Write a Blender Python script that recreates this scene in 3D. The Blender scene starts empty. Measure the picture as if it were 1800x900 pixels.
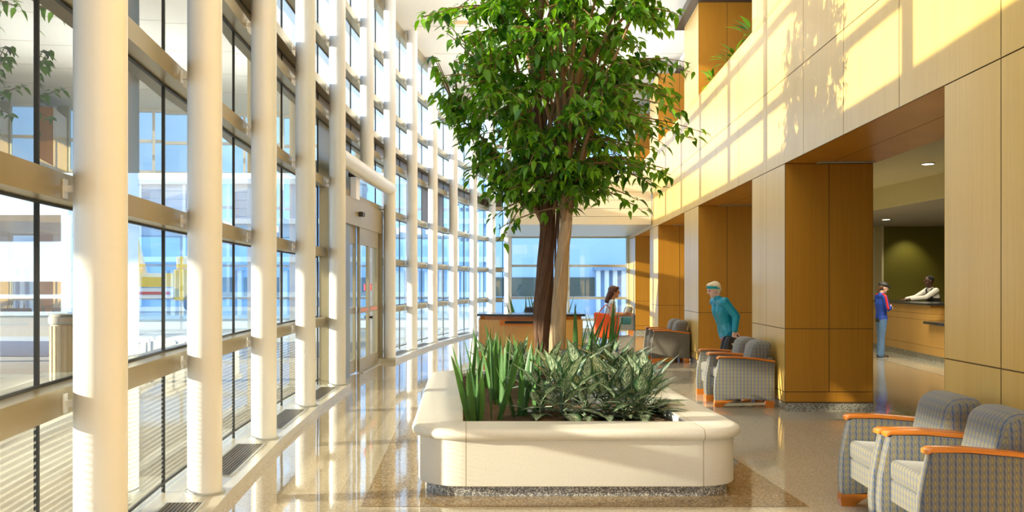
import bpy, bmesh, math, random
from mathutils import Vector, Matrix, Quaternion
import numpy as np
random.seed(7)
sc = bpy.context.scene
C = bpy.context.collection
PI = math.pi
K = 1600.0; PX = 812.0; PY = 498.0; EYE = 1.55
V = Vector

# ------------------------------------------------------------------ materials
MATS = {}
def nd(nt, t, **kw):
    n = nt.nodes.new(t)
    for k, v in kw.items():
        setattr(n, k, v)
    return n
def newmat(name):
    m = bpy.data.materials.new(name); m.use_nodes = True
    nt = m.node_tree
    b = nt.nodes['Principled BSDF']
    return m, nt, b
def rgba(c): return (c[0], c[1], c[2], 1.0)
def simple(name, col, rough=0.5, metal=0.0, var=0.08, scale=8.0, bump=0.0, spec=0.5, emit=None, es=0.0, stretch=(1,1,1), coat=0.0, bscale=None):
    if name in MATS: return MATS[name]
    m, nt, b = newmat(name)
    tc = nd(nt, 'ShaderNodeTexCoord')
    mp = nd(nt, 'ShaderNodeMapping'); mp.inputs['Scale'].default_value = stretch
    nz = nd(nt, 'ShaderNodeTexNoise'); nz.inputs['Scale'].default_value = scale; nz.inputs['Detail'].default_value = 4
    nt.links.new(tc.outputs['Object'], mp.inputs['Vector']); nt.links.new(mp.outputs['Vector'], nz.inputs['Vector'])
    mx = nd(nt, 'ShaderNodeMix', data_type='RGBA')
    mx.inputs[6].default_value = rgba([max(0, c*(1-var)) for c in col]); mx.inputs[7].default_value = rgba([min(1, c*(1+var)) for c in col])
    nt.links.new(nz.outputs['Fac'], mx.inputs[0]); nt.links.new(mx.outputs[2], b.inputs['Base Color'])
    b.inputs['Roughness'].default_value = rough; b.inputs['Metallic'].default_value = metal
    b.inputs['Specular IOR Level'].default_value = spec; b.inputs['Coat Weight'].default_value = coat
    if emit:
        b.inputs['Emission Color'].default_value = rgba(emit); b.inputs['Emission Strength'].default_value = es
    if bump:
        src = nz
        if bscale:
            src = nd(nt, 'ShaderNodeTexNoise'); src.inputs['Scale'].default_value = bscale; src.inputs['Detail'].default_value = 6
            nt.links.new(mp.outputs['Vector'], src.inputs['Vector'])
        bp = nd(nt, 'ShaderNodeBump'); bp.inputs['Strength'].default_value = bump; bp.inputs['Distance'].default_value = 0.01
        nt.links.new(src.outputs['Fac'], bp.inputs['Height']); nt.links.new(bp.outputs['Normal'], b.inputs['Normal'])
    MATS[name] = m
    return m
def wood(name, c1, c2, rough=0.35, hz=False, freq=70):
    if name in MATS: return MATS[name]
    m, nt, b = newmat(name)
    tc = nd(nt, 'ShaderNodeTexCoord')
    mp = nd(nt, 'ShaderNodeMapping'); mp.inputs['Scale'].default_value = (freq, freq, 1.2) if not hz else (1.2, freq, freq)
    nz = nd(nt, 'ShaderNodeTexNoise'); nz.inputs['Scale'].default_value = 1.0; nz.inputs['Detail'].default_value = 5; nz.inputs['Roughness'].default_value = .6
    mp2 = nd(nt, 'ShaderNodeMapping'); mp2.inputs['Scale'].default_value = (2.1, 2.1, .12)
    nz2 = nd(nt, 'ShaderNodeTexNoise'); nz2.inputs['Scale'].default_value = 1.0; nz2.inputs['Detail'].default_value = 2
    L = nt.links.new
    L(tc.outputs['Object'], mp.inputs['Vector']); L(mp.outputs['Vector'], nz.inputs['Vector'])
    L(tc.outputs['Object'], mp2.inputs['Vector']); L(mp2.outputs['Vector'], nz2.inputs['Vector'])
    ad = nd(nt, 'ShaderNodeMath', operation='ADD'); L(nz.outputs['Fac'], ad.inputs[0]); L(nz2.outputs['Fac'], ad.inputs[1])
    mr = nd(nt, 'ShaderNodeMapRange'); mr.inputs[1].default_value = .65; mr.inputs[2].default_value = 1.35
    L(ad.outputs[0], mr.inputs[0])
    mx = nd(nt, 'ShaderNodeMix', data_type='RGBA'); mx.inputs[6].default_value = rgba(c1); mx.inputs[7].default_value = rgba(c2)
    L(mr.outputs[0], mx.inputs[0]); L(mx.outputs[2], b.inputs['Base Color'])
    b.inputs['Roughness'].default_value = rough
    MATS[name] = m
    return m
def terrazzo(name, base, chips, rough=.08, spec=.6, scale=90, amount=.5, joints=None):
    m, nt, b = newmat(name); L = nt.links.new
    tc = nd(nt, 'ShaderNodeTexCoord')
    vo = nd(nt, 'ShaderNodeTexVoronoi'); vo.inputs['Scale'].default_value = scale
    L(tc.outputs['Object'], vo.inputs['Vector'])
    cr = nd(nt, 'ShaderNodeValToRGB'); cr.color_ramp.interpolation = 'CONSTANT'
    els = cr.color_ramp.elements
    els[0].color = rgba(base); els[0].position = 0
    els[1].color = rgba(chips[0]); els[1].position = 1-amount
    for i, c in enumerate(chips[1:]):
        e = els.new(1-amount+amount*(i+1)/len(chips)); e.color = rgba(c)
    sx = nd(nt, 'ShaderNodeSeparateColor'); L(vo.outputs['Color'], sx.inputs[0]); L(sx.outputs[0], cr.inputs['Fac'])
    nz = nd(nt, 'ShaderNodeTexNoise'); nz.inputs['Scale'].default_value = .7; L(tc.outputs['Object'], nz.inputs['Vector'])
    mr = nd(nt, 'ShaderNodeMapRange'); mr.inputs[3].default_value = .9; mr.inputs[4].default_value = 1.08; L(nz.outputs['Fac'], mr.inputs[0])
    mm = nd(nt, 'ShaderNodeMix', data_type='RGBA', blend_type='MULTIPLY'); mm.inputs[0].default_value = 1
    L(cr.outputs['Color'], mm.inputs[6]); L(mr.outputs[0], mm.inputs[7])
    out = mm.outputs[2]
    if joints:
        sp = nd(nt, 'ShaderNodeSeparateXYZ'); L(tc.outputs['Object'], sp.inputs[0])
        prev = None
        for ax, per, off in joints:
            a = nd(nt, 'ShaderNodeMath', operation='ADD'); a.inputs[1].default_value = off+100*per; L(sp.outputs[ax], a.inputs[0])
            md = nd(nt, 'ShaderNodeMath', operation='MODULO'); md.inputs[1].default_value = per; L(a.outputs[0], md.inputs[0])
            lt = nd(nt, 'ShaderNodeMath', operation='LESS_THAN'); lt.inputs[1].default_value = .006; L(md.outputs[0], lt.inputs[0])
            if prev:
                mxx = nd(nt, 'ShaderNodeMath', operation='MAXIMUM'); L(prev.outputs[0], mxx.inputs[0]); L(lt.outputs[0], mxx.inputs[1]); prev = mxx
            else: prev = lt
        mj = nd(nt, 'ShaderNodeMix', data_type='RGBA'); mj.inputs[7].default_value = rgba([c*.55 for c in base])
        sf = nd(nt, 'ShaderNodeMath', operation='MULTIPLY'); sf.inputs[1].default_value = .7; L(prev.outputs[0], sf.inputs[0])
        L(sf.outputs[0], mj.inputs[0]); L(out, mj.inputs[6]); out = mj.outputs[2]
    L(out, b.inputs['Base Color'])
    b.inputs['Roughness'].default_value = rough; b.inputs['Specular IOR Level'].default_value = spec
    nz3 = nd(nt, 'ShaderNodeTexNoise'); nz3.inputs['Scale'].default_value = 2.2; nz3.inputs['Detail'].default_value = 2
    L(tc.outputs['Object'], nz3.inputs['Vector'])
    bp = nd(nt, 'ShaderNodeBump'); bp.inputs['Strength'].default_value = .05; bp.inputs['Distance'].default_value = .02
    L(nz3.outputs['Fac'], bp.inputs['Height']); L(bp.outputs['Normal'], b.inputs['Normal'])
    MATS[name] = m
    return m
def glassmat(name, tint=(.93, .975, .96), refl=1.5, frit=False, trans=1.0):
    m, nt, b = newmat(name); L = nt.links.new
    nt.nodes.remove(b)
    out = nt.nodes['Material Output']
    tr = nd(nt, 'ShaderNodeBsdfTransparent'); tr.inputs[0].default_value = rgba(tint)
    gl = nd(nt, 'ShaderNodeBsdfGlossy'); gl.inputs['Roughness'].default_value = 0.0; gl.inputs[0].default_value = (.95, 1, .98, 1)
    fr = nd(nt, 'ShaderNodeFresnel'); fr.inputs[0].default_value = 1.52
    ml = nd(nt, 'ShaderNodeMath', operation='MULTIPLY', use_clamp=True); ml.inputs[1].default_value = refl; L(fr.outputs[0], ml.inputs[0])
    base = tr
    if frit:
        tc = nd(nt, 'ShaderNodeTexCoord'); sp = nd(nt, 'ShaderNodeSeparateXYZ'); L(tc.outputs['Object'], sp.inputs[0])
        md = nd(nt, 'ShaderNodeMath', operation='MODULO'); md.inputs[1].default_value = .032; L(sp.outputs[2], md.inputs[0])
        lt = nd(nt, 'ShaderNodeMath', operation='LESS_THAN'); lt.inputs[1].default_value = .012; L(md.outputs[0], lt.inputs[0])
        df = nd(nt, 'ShaderNodeBsdfDiffuse'); df.inputs[0].default_value = (.6, .64, .62, 1)
        tl = nd(nt, 'ShaderNodeBsdfTranslucent'); tl.inputs[0].default_value = (.5, .5, .46, 1)
        dm = nd(nt, 'ShaderNodeMixShader'); dm.inputs[0].default_value = .5; L(df.outputs[0], dm.inputs[1]); L(tl.outputs[0], dm.inputs[2])
        sc_ = nd(nt, 'ShaderNodeMath', operation='MULTIPLY'); sc_.inputs[1].default_value = .4; L(lt.outputs[0], sc_.inputs[0])
        ms = nd(nt, 'ShaderNodeMixShader'); L(sc_.outputs[0], ms.inputs[0]); L(tr.outputs[0], ms.inputs[1]); L(dm.outputs[0], ms.inputs[2])
        base = ms
    mx = nd(nt, 'ShaderNodeMixShader'); L(ml.outputs[0], mx.inputs[0]); L(base.outputs[0], mx.inputs[1]); L(gl.outputs[0], mx.inputs[2])
    L(mx.outputs[0], out.inputs[0])
    MATS[name] = m
    return m
def leafmat(name, c_dark, c_light, transl=.35, rough=.35, mode='attr', c3=None):
    """c_dark..c_light by the 'tone' attribute; mode bands / varieg read UV along the blade"""
    m, nt, b = newmat(name); L = nt.links.new
    out = nt.nodes['Material Output']
    at = nd(nt, 'ShaderNodeAttribute'); at.attribute_name = 'tone'
    mx = nd(nt, 'ShaderNodeMix', data_type='RGBA'); mx.inputs[6].default_value = rgba(c_dark); mx.inputs[7].default_value = rgba(c_light)
    L(at.outputs['Fac'], mx.inputs[0]); col = mx.outputs[2]
    uv = nd(nt, 'ShaderNodeTexCoord')
    if mode == 'bands':
        nz = nd(nt, 'ShaderNodeTexWave', wave_type='BANDS', bands_direction='Y'); nz.inputs['Scale'].default_value = 14; nz.inputs['Distortion'].default_value = 5; nz.inputs['Detail'].default_value = 2
        L(uv.outputs['UV'], nz.inputs['Vector'])
        m2 = nd(nt, 'ShaderNodeMix', data_type='RGBA', blend_type='MIX'); m2.inputs[7].default_value = rgba(c3)
        mr = nd(nt, 'ShaderNodeMapRange'); mr.inputs[1].default_value = .55; mr.inputs[2].default_value = .9; mr.inputs[4].default_value = .6; L(nz.outputs['Fac'], mr.inputs[0])
        L(mr.outputs[0], m2.inputs[0]); L(col, m2.inputs[6]); col = m2.outputs[2]
    if mode == 'varieg':
        sp = nd(nt, 'ShaderNodeSeparateXYZ'); L(uv.outputs['UV'], sp.inputs[0])
        ab = nd(nt, 'ShaderNodeMath', operation='ABSOLUTE'); L(sp.outputs[0], ab.inputs[0])
        # feathered silver stripes running off the midrib
        ms = nd(nt, 'ShaderNodeMath', operation='MULTIPLY_ADD'); ms.inputs[1].default_value = -.9; L(ab.outputs[0], ms.inputs[0]); L(sp.outputs[1], ms.inputs[2])
        nz = nd(nt, 'ShaderNodeTexNoise'); nz.inputs['Scale'].default_value = 5; nz.inputs['Detail'].default_value = 4; L(uv.outputs['UV'], nz.inputs['Vector'])
        m1 = nd(nt, 'ShaderNodeMath', operation='MULTIPLY'); m1.inputs[1].default_value = 34; L(ms.outputs[0], m1.inputs[0])
        m1b = nd(nt, 'ShaderNodeMath', operation='MULTIPLY_ADD'); m1b.inputs[1].default_value = 13; L(nz.outputs['Fac'], m1b.inputs[0]); L(m1.outputs[0], m1b.inputs[2])
        sn = nd(nt, 'ShaderNodeMath', operation='SINE'); L(m1b.outputs[0], sn.inputs[0])
        mr = nd(nt, 'ShaderNodeMapRange'); mr.inputs[1].default_value = -.1; mr.inputs[2].default_value = .5; L(sn.outputs[0], mr.inputs[0])
        ed = nd(nt, 'ShaderNodeMapRange'); ed.inputs[1].default_value = .9; ed.inputs[2].default_value = .45; L(ab.outputs[0], ed.inputs[0])
        mu = nd(nt, 'ShaderNodeMath', operation='MULTIPLY'); L(mr.outputs[0], mu.inputs[0]); L(ed.outputs[0], mu.inputs[1])
        m2 = nd(nt, 'ShaderNodeMix', data_type='RGBA'); m2.inputs[7].default_value = rgba(c3); L(mu.outputs[0], m2.inputs[0]); L(col, m2.inputs[6]); col = m2.outputs[2]
    L(col, b.inputs['Base Color']); b.inputs['Roughness'].default_value = rough
    tl = nd(nt, 'ShaderNodeBsdfTranslucent')
    hs = nd(nt, 'ShaderNodeHueSaturation'); hs.inputs['Hue'].default_value = .485; hs.inputs['Saturation'].default_value = 1.1; hs.inputs['Value'].default_value = 1.6
    L(col, hs.inputs['Color']); L(hs.outputs[0], tl.inputs[0])
    ms = nd(nt, 'ShaderNodeMixShader'); ms.inputs[0].default_value = transl; L(b.outputs[0], ms.inputs[1]); L(tl.outputs[0], ms.inputs[2])
    L(ms.outputs[0], out.inputs[0])
    MATS[name] = m
    return m
def fabric(name, base, blue, yellow, px=.0215, py=.044):
    m, nt, b = newmat(name); L = nt.links.new
    uv = nd(nt, 'ShaderNodeTexCoord'); sp = nd(nt, 'ShaderNodeSeparateXYZ'); L(uv.outputs['UV'], sp.inputs[0])
    def M(op, a, bb=None, cc=None):
        n = nd(nt, 'ShaderNodeMath', operation=op)
        for i, x in enumerate((a, bb, cc)):
            if x is None: continue
            if isinstance(x, (int, float)): n.inputs[i].default_value = x
            else: L(x, n.inputs[i])
        return n.outputs[0]
    gx = M('DIVIDE', sp.outputs[0], px); gy = M('DIVIDE', sp.outputs[1], py)
    ci = M('FLOOR', gx)
    par = M('MODULO', M('ADD', ci, 1000), 2)
    gy2 = M('ADD', gy, M('MULTIPLY', par, .5))
    fx = M('SUBTRACT', M('SUBTRACT', gx, ci), .5); fy = M('SUBTRACT', M('FRACT', gy2), .5)
    fx2 = M('ADD', fx, M('MULTIPLY', fy, .22))
    e = M('ADD', M('POWER', M('DIVIDE', fx2, .185), 2), M('POWER', M('DIVIDE', fy, .40), 2))
    inside = M('LESS_THAN', e, 1)
    rim = M('MULTIPLY', M('LESS_THAN', e, 1.9), M('SUBTRACT', 1, inside))
    mc = nd(nt, 'ShaderNodeMix', data_type='RGBA'); mc.inputs[6].default_value = rgba(blue); mc.inputs[7].default_value = rgba(yellow); L(par, mc.inputs[0])
    m1 = nd(nt, 'ShaderNodeMix', data_type='RGBA'); m1.inputs[6].default_value = rgba(base); L(mc.outputs[2], m1.inputs[7]); L(inside, m1.inputs[0])
    m2 = nd(nt, 'ShaderNodeMix', data_type='RGBA'); m2.inputs[7].default_value = rgba([c*.62 for c in base]); L(m1.outputs[2], m2.inputs[6]); L(rim, m2.inputs[0])
    L(m2.outputs[2], b.inputs['Base Color'])
    b.inputs['Roughness'].default_value = .8; b.inputs['Sheen Weight'].default_value = .2
    MATS[name] = m
    return m

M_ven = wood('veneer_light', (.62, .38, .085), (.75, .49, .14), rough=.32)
M_rev = wood('veneer_shaded', (.48, .20, .014), (.60, .275, .026), rough=.3)  # same veneer, shade of the reveals painted in as deeper orange
M_joint = simple('joint_backing', (.16, .08, .02), .8)  # dark backing that shows in the panel gaps
M_rail = wood('arm_wood', (.52, .15, .013), (.62, .20, .024), rough=.25, hz=True, freq=40)
M_white = simple('white_paint', (.90, .90, .90), .28, var=.02, spec=.5)
M_ceil = simple('ceiling_paint', (.82, .80, .72), .7, var=.02)
M_alu = simple('aluminium_champagne', (.40, .345, .22), .35, metal=.55, var=.05)
M_alu2 = simple('aluminium_grey', (.50, .52, .50), .4, metal=.4, var=.05)
M_seal = simple('black_seal', (.02, .022, .024), .5)
M_dark = simple('dark_bronze', (.06, .05, .04), .45, metal=.3)
M_span = simple('spandrel_brown', (.10, .075, .045), .35)
M_curb = simple('curb_terrazzo', (.60, .58, .50), .25, var=.15, scale=120)
M_glass = glassmat('clear_glass', refl=2.1)
M_frit = glassmat('fritted_glass', refl=1.5, frit=True)
M_tint = simple('greygreen_panel', (.17, .185, .145), .28, var=.1, scale=1)
M_floor = terrazzo('terrazzo_cream', (.57, .50, .37), [(.50, .43, .31), (.64, .57, .44), (.42, .36, .26), (.60, .51, .37)], scale=110, amount=.6, rough=.045, spec=1.0, joints=[(0, 1.5, .9), (1, 1.68, .05)])
M_fdark = terrazzo('terrazzo_brown', (.30, .215, .115), [(.38, .29, .17), (.22, .15, .08), (.46, .37, .24), (.28, .2, .1)], scale=85, amount=.7, rough=.06, spec=.7)
M_fgrey = terrazzo('terrazzo_grey', (.30, .31, .27), [(.42, .43, .40), (.2, .2, .18), (.55, .55, .5)], scale=95, amount=.7, rough=.1)
M_gran = terrazzo('granite_speckle', (.34, .32, .25), [(.55, .53, .45), (.16, .15, .12), (.7, .68, .6), (.26, .24, .18)], scale=120, amount=.75, rough=.25)
M_gran2 = terrazzo('granite_blue_speckle', (.26, .26, .25), [(.5, .5, .5), (.12, .12, .12), (.75, .75, .72), (.2, .2, .2)], scale=130, amount=.75, rough=.2)
M_mulch = simple('mulch', (.11, .065, .03), .95, var=.7, scale=60, bump=1.0, bscale=90)
M_bark1 = simple('bark_dark', (.125, .062, .032), .85, var=.6, scale=9, stretch=(5, 5, .6), bump=.9, bscale=14)
M_bark2 = simple('bark_pale', (.42, .30, .18), .8, var=.55, scale=7, stretch=(4, 4, .6), bump=.6, bscale=12)
M_twig = simple('twig', (.25, .145, .07), .8, var=.3)
M_leaf = leafmat('ficus_leaf', (.016, .085, .010), (.22, .47, .03), transl=.42, rough=.3)
M_snake = leafmat('snake_leaf', (.020, .085, .02), (.075, .20, .035), transl=.14, rough=.4, mode='bands', c3=(.16, .30, .09))
M_agla = leafmat('aglaonema_leaf', (.008, .045, .022), (.03, .11, .035), transl=.18, rough=.3, mode='varieg', c3=(.68, .77, .53))
M_grass = leafmat('grass_leaf', (.02, .06, .02), (.05, .13, .03), transl=.15, rough=.5)
M_fab = fabric('leaf_weave_fabric', (.165, .152, .135), (.045, .085, .175), (.25, .21, .065))
M_fabd = fabric('dark_weave_fabric', (.14, .122, .095), (.095, .095, .095), (.18, .15, .075))
M_stone = simple('black_stone', (.025, .028, .032), .15, var=.3, scale=40)
M_olive = simple('olive_paint', (.135, .12, .008), .7, var=.03)
M_cream = simple('cream_paint', (.62, .58, .40), .7, var=.02)
M_rceil = simple('grey_ceiling', (.34, .32, .28), .7, var=.12, scale=3, stretch=(.5, 6, 1))
M_emit = simple('lamp_glow', (1, .95, .8), .4, emit=(1, .9, .7), es=12)
M_steel = simple('steel', (.55, .55, .55), .3, metal=.9)

# stone planter with mortar joints at the start of each corner
def planter_stone():
    m, nt, b = newmat('planter_stone'); L = nt.links.new
    tc = nd(nt, 'ShaderNodeTexCoord'); sp = nd(nt, 'ShaderNodeSeparateXYZ'); L(tc.outputs['Object'], sp.inputs[0])
    nz = nd(nt, 'ShaderNodeTexNoise'); nz.inputs['Scale'].default_value = 70; nz.inputs['Detail'].default_value = 5; L(tc.outputs['Object'], nz.inputs['Vector'])
    mx = nd(nt, 'ShaderNodeMix', data_type='RGBA'); mx.inputs[6].default_value = (.66, .64, .57, 1); mx.inputs[7].default_value = (.77, .755, .70, 1); L(nz.outputs['Fac'], mx.inputs[0])
    prev = None
    for ax, a in ((0, .03-.85), (0, 1.745-.85), (1, 7.0-8.8), (1, 10.65-8.8)):
        s = nd(nt, 'ShaderNodeMath', operation='SUBTRACT'); s.inputs[1].default_value = a; L(sp.outputs[ax], s.inputs[0])
        q = nd(nt, 'ShaderNodeMath', operation='ABSOLUTE'); L(s.outputs[0], q.inputs[0])
        lt = nd(nt, 'ShaderNodeMath', operation='LESS_THAN'); lt.inputs[1].default_value = .0035; L(q.outputs[0], lt.inputs[0])
        if prev:
            k = nd(nt, 'ShaderNodeMath', operation='MAXIMUM'); L(prev.outputs[0], k.inputs[0]); L(lt.outputs[0], k.inputs[1]); prev = k
        else: prev = lt
    m2 = nd(nt, 'ShaderNodeMix', data_type='RGBA'); m2.inputs[7].default_value = (.38, .33, .24, 1)
    L(prev.outputs[0], m2.inputs[0]); L(mx.outputs[2], m2.inputs[6]); L(m2.outputs[2], b.inputs['Base Color'])
    b.inputs['Roughness'].default_value = .45
    bp = nd(nt, 'ShaderNodeBump'); bp.inputs['Strength'].default_value = .06; L(nz.outputs['Fac'], bp.inputs['Height']); L(bp.outputs['Normal'], b.inputs['Normal'])
    return m
M_plant = planter_stone()

# ------------------------------------------------------------------ mesh builder
class MB:
    def __init__(s): s.v = []; s.f = []; s.uv = []; s.tone = []; s.mi = []
    def add(s, vs, fs, uvs=None, tone=0.5, mi=0):
        o = len(s.v); s.v += [tuple(p) for p in vs]
        for k, f in enumerate(fs):
            s.f.append(tuple(i+o for i in f)); s.mi.append(mi)
            s.uv.append([uvs[i] for i in f] if uvs else None)
            s.tone.append(tone)
    def quad(s, a, b, c, d, mi=0): s.add([a, b, c, d], [(0, 1, 2, 3)], mi=mi)
    def box(s, x0, x1, y0, y1, z0, z1, mi=0):
        s.hexa([(x0,y0),(x1,y0),(x1,y1),(x0,y1)], z0, z1, mi)
    def hexa(s, p, z0, z1, mi=0):     # prism over an n-gon footprint (counter-clockwise)
        n = len(p)
        vs = [(q[0], q[1], z0) for q in p]+[(q[0], q[1], z1) for q in p]
        fs = [tuple(range(n-1, -1, -1)), tuple(range(n, 2*n))]+[(i, (i+1) % n, n+(i+1) % n, n+i) for i in range(n)]
        s.add(vs, fs, mi=mi)
    def bar(s, a, b, w, h, up=V((0,0,1)), mi=0):   # box from a to b, w across, h along up
        a, b = V(a), V(b); d = (b-a).normalized(); r = d.cross(up).normalized(); u = r.cross(d).normalized()
        vs = []
        for p in (a, b):
            for i, j in ((-1,-1),(1,-1),(1,1),(-1,1)): vs.append(p+r*(w/2*i)+u*(h/2*j))
        s.add(vs, [(0,1,2,3),(7,6,5,4),(0,4,5,1),(1,5,6,2),(2,6,7,3),(3,7,4,0)], mi=mi)
    def tube(s, pts, rad, n=8, cap=True, tone=.5, mi=0, wob=0):
        pts = [V(p) for p in pts]
        if not hasattr(rad, '__len__'): rad = [rad]*len(pts)
        vs = []; fs = []
        d0 = (pts[1]-pts[0]).normalized()
        ref = V((0,0,1)) if abs(d0.z) < .9 else V((1,0,0))
        r = d0.cross(ref).normalized()
        for k, p in enumerate(pts):
            d = (pts[min(k+1, len(pts)-1)]-pts[max(k-1, 0)]).normalized()
            r = (r-d*r.dot(d)).normalized(); u = d.cross(r)
            for i in range(n):
                a = 2*PI*i/n
                rr = rad[k]*(1+wob*math.sin(i*2.4+k*.35)+wob*.6*math.sin(i*4.1-k*.5))
                vs.append(p+(r*math.cos(a)+u*math.sin(a))*rr)
        for k in range(len(pts)-1):
            for i in range(n):
                fs.append((k*n+i, k*n+(i+1) % n, (k+1)*n+(i+1) % n, (k+1)*n+i))
        if cap: fs.append(tuple(range(n-1, -1, -1))); fs.append(tuple(range((len(pts)-1)*n, len(pts)*n)))
        s.add(vs, fs, tone=tone, mi=mi)
    def cyl(s, c, r, z0, z1, n=32, mi=0): s.tube([(c[0], c[1], z0), (c[0], c[1], z1)], r, n, mi=mi)
    def lathe(s, prof, c=(0,0,0), n=24, mi=0):
        vs = []; fs = []
        for r, z in prof:
            for i in range(n): vs.append((c[0]+r*math.cos(2*PI*i/n), c[1]+r*math.sin(2*PI*i/n), c[2]+z))
        for k in range(len(prof)-1):
            for i in range(n): fs.append((k*n+i, k*n+(i+1) % n, (k+1)*n+(i+1) % n, (k+1)*n+i))
        fs.append(tuple(range(n-1, -1, -1))); fs.append(tuple(range((len(prof)-1)*n, len(prof)*n)))
        s.add(vs, fs, mi=mi)
    def loops(s, ls, close_first=False, close_last=False, mi=0):
        n = len(ls[0]); vs = [p for l in ls for p in l]; fs = []
        for k in range(len(ls)-1):
            for i in range(n): fs.append((k*n+i, k*n+(i+1) % n, (k+1)*n+(i+1) % n, (k+1)*n+i))
        if close_first: fs.append(tuple(range(n-1, -1, -1)))
        if close_last: fs.append(tuple(range((len(ls)-1)*n, len(ls)*n)))
        s.add(vs, fs, mi=mi)
    def ell(s, c, r, n=14, m=9, rot=None, mi=0):
        c = V(c); vs = []; fs = []
        for j in range(m+1):
            t = PI*j/m
            for i in range(n):
                a = 2*PI*i/n
                p = V((r[0]*math.sin(t)*math.cos(a), r[1]*math.sin(t)*math.sin(a), -r[2]*math.cos(t)))
                if rot is not None: p = rot @ p
                vs.append(c+p)
        for j in range(m):
            for i in range(n): fs.append((j*n+i, j*n+(i+1) % n, (j+1)*n+(i+1) % n, (j+1)*n+i))
        s.add(vs, fs, mi=mi)
    def build(s, name, mat, parent=None, origin=None, smooth=False, boxuv=False, bevel=0, tone=False, weld=False):
        me = bpy.data.meshes.new(name)
        o3 = V(origin) if origin is not None else V((0,0,0))
        me.from_pydata([tuple(V(p)-o3) for p in s.v], [], s.f)
        mats = mat if isinstance(mat, (list, tuple)) else [mat]
        for m in mats: me.materials.append(m)
        if len(mats) > 1: me.polygons.foreach_set('material_index', s.mi)
        if any(u is not None for u in s.uv):
            ul = me.uv_layers.new(name='UVMap'); li = 0
            for k, f in enumerate(s.f):
                for j in range(len(f)):
                    if s.uv[k]: ul.data[li].uv = s.uv[k][j]
                    li += 1
        if tone:
            at = me.attributes.new('tone', 'FLOAT', 'FACE'); at.data.foreach_set('value', s.tone)
        if weld or bevel:
            bm = bmesh.new(); bm.from_mesh(me)
            bmesh.ops.remove_doubles(bm, verts=bm.verts, dist=1e-4)
            bmesh.ops.recalc_face_normals(bm, faces=bm.faces)
            if bevel:
                es = [e for e in bm.edges if len(e.link_faces) == 2 and e.calc_face_angle(0) > .7]
                bmesh.ops.bevel(bm, geom=es, offset=bevel, segments=2, affect='EDGES', profile=.6)
            bm.to_mesh(me); bm.free()
        if boxuv:
            ul = me.uv_layers.get('UVMap') or me.uv_layers.new(name='UVMap')
            for p in me.polygons:
                n = p.normal; a = max(range(3), key=lambda i: abs(n[i]))
                for li in p.loop_indices:
                    co = me.vertices[me.loops[li].vertex_index].co
                    ul.data[li].uv = (co.y, co.x) if a == 2 else ((co.x, co.z) if a == 1 else (co.y, co.z))
        if smooth is True: me.polygons.foreach_set('use_smooth', [True]*len(me.polygons))
        elif smooth:
            me.polygons.foreach_set('use_smooth', [True]*len(me.polygons))
            me.set_sharp_from_angle(angle=math.radians(smooth))
        ob = bpy.data.objects.new(name, me); C.objects.link(ob)
        if origin is not None: ob.location = o3
        if parent is not None: ob.parent = parent
        return ob
def empty(name, loc=(0,0,0), rz=0, label=None, cat=None, group=None, kind=None):
    o = bpy.data.objects.new(name, None); C.objects.link(o); o.location = loc; o.rotation_euler = (0,0,rz); o.empty_display_size = .1
    return tag(o, label, cat, group, kind)
def tag(o, label=None, cat=None, group=None, kind=None):
    if label: o['label'] = label
    if cat: o['category'] = cat
    if group: o['group'] = group
    if kind: o['kind'] = kind
    return o
def struct(o, label=None): return tag(o, label, kind='structure')
def copy_tree(o, parent=None):
    c = o.copy(); C.objects.link(c)
    if parent is not None: c.parent = parent
    for ch in [x for x in o.children]: copy_tree(ch, c)
    return c

# ------------------------------------------------------------------ geometry of the place
RC, XC, YC = 73.0, 71.1, 9.8
def arcx(y): return XC-math.sqrt(RC*RC-(y-YC)**2)
def arcn(p):                                  # outward (away from the lobby) unit normal in plan
    d = V((p[0]-XC, p[1]-YC)); return d.normalized()
def col_at(px):
    lo, hi = 1.0, 33.0
    for _ in range(60):
        m = (lo+hi)/2
        if arcx(m)*K/m+PX < px: lo = m
        else: hi = m
    return V((arcx(lo), lo))
cols = [V((arcx(y), y)) for y in (-5.1, -2.75, -.4, 1.93)]
cols += [col_at(p) for p in (177, 360, 464, 537, 593, 645, 685, 724.5, 761, 797, 832, 865)]
cols.append(V((1.52, 30.15)))
NC = len(cols); I1 = 4                        # index of the first column in view
def off(i, d):
    p = cols[i]; n = arcn(p) if i < NC-1 else V((-.55, .83)); return p+n*d
wx = lambda y: 2.973+.085*y                   # face of the right-hand wall
CEIL = 7.2
LV = [1.0, 2.0, 3.02, 4.03, 4.40, 5.1, 6.1, 7.08]

# floor
fl = MB()
ys = [-8+i*1.0 for i in range(40)]
for a, b in zip(ys[:-1], ys[1:]):
    fl.quad((arcx(a)-.35, a, 0), (18, a, 0), (18, b, 0), (arcx(b)-.35, b, 0))
struct(fl.build('floor', M_floor, weld=True))
g = MB(); g.quad((-.70, 6.31, .002), (2.41, 6.31, .002), (2.41, 11.40, .002), (-.70, 11.40, .002))
struct(g.build('floor_border', M_fdark))
# ceiling over the lobby
c = MB()
for a, b in zip(ys[:-1], ys[1:]):
    c.box(-.0, 0, 0, 0, 0, 0) if False else None
    c.hexa([(arcx(a)-.36, a), (13, a), (13, b), (arcx(b)-.36, b)], CEIL, CEIL+.25)
struct(c.build('ceiling', M_ceil))
c = MB()
for y in (12.8, 15.2, 17.6, 20.0, 22.4, 24.8, 27.2): c.box(arcx(y)+.1, wx(y)+1, y-.012, y+.012, CEIL-.004, CEIL)
struct(c.build('trim_1', simple('seam', (.55, .5, .38), .8)))

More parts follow.
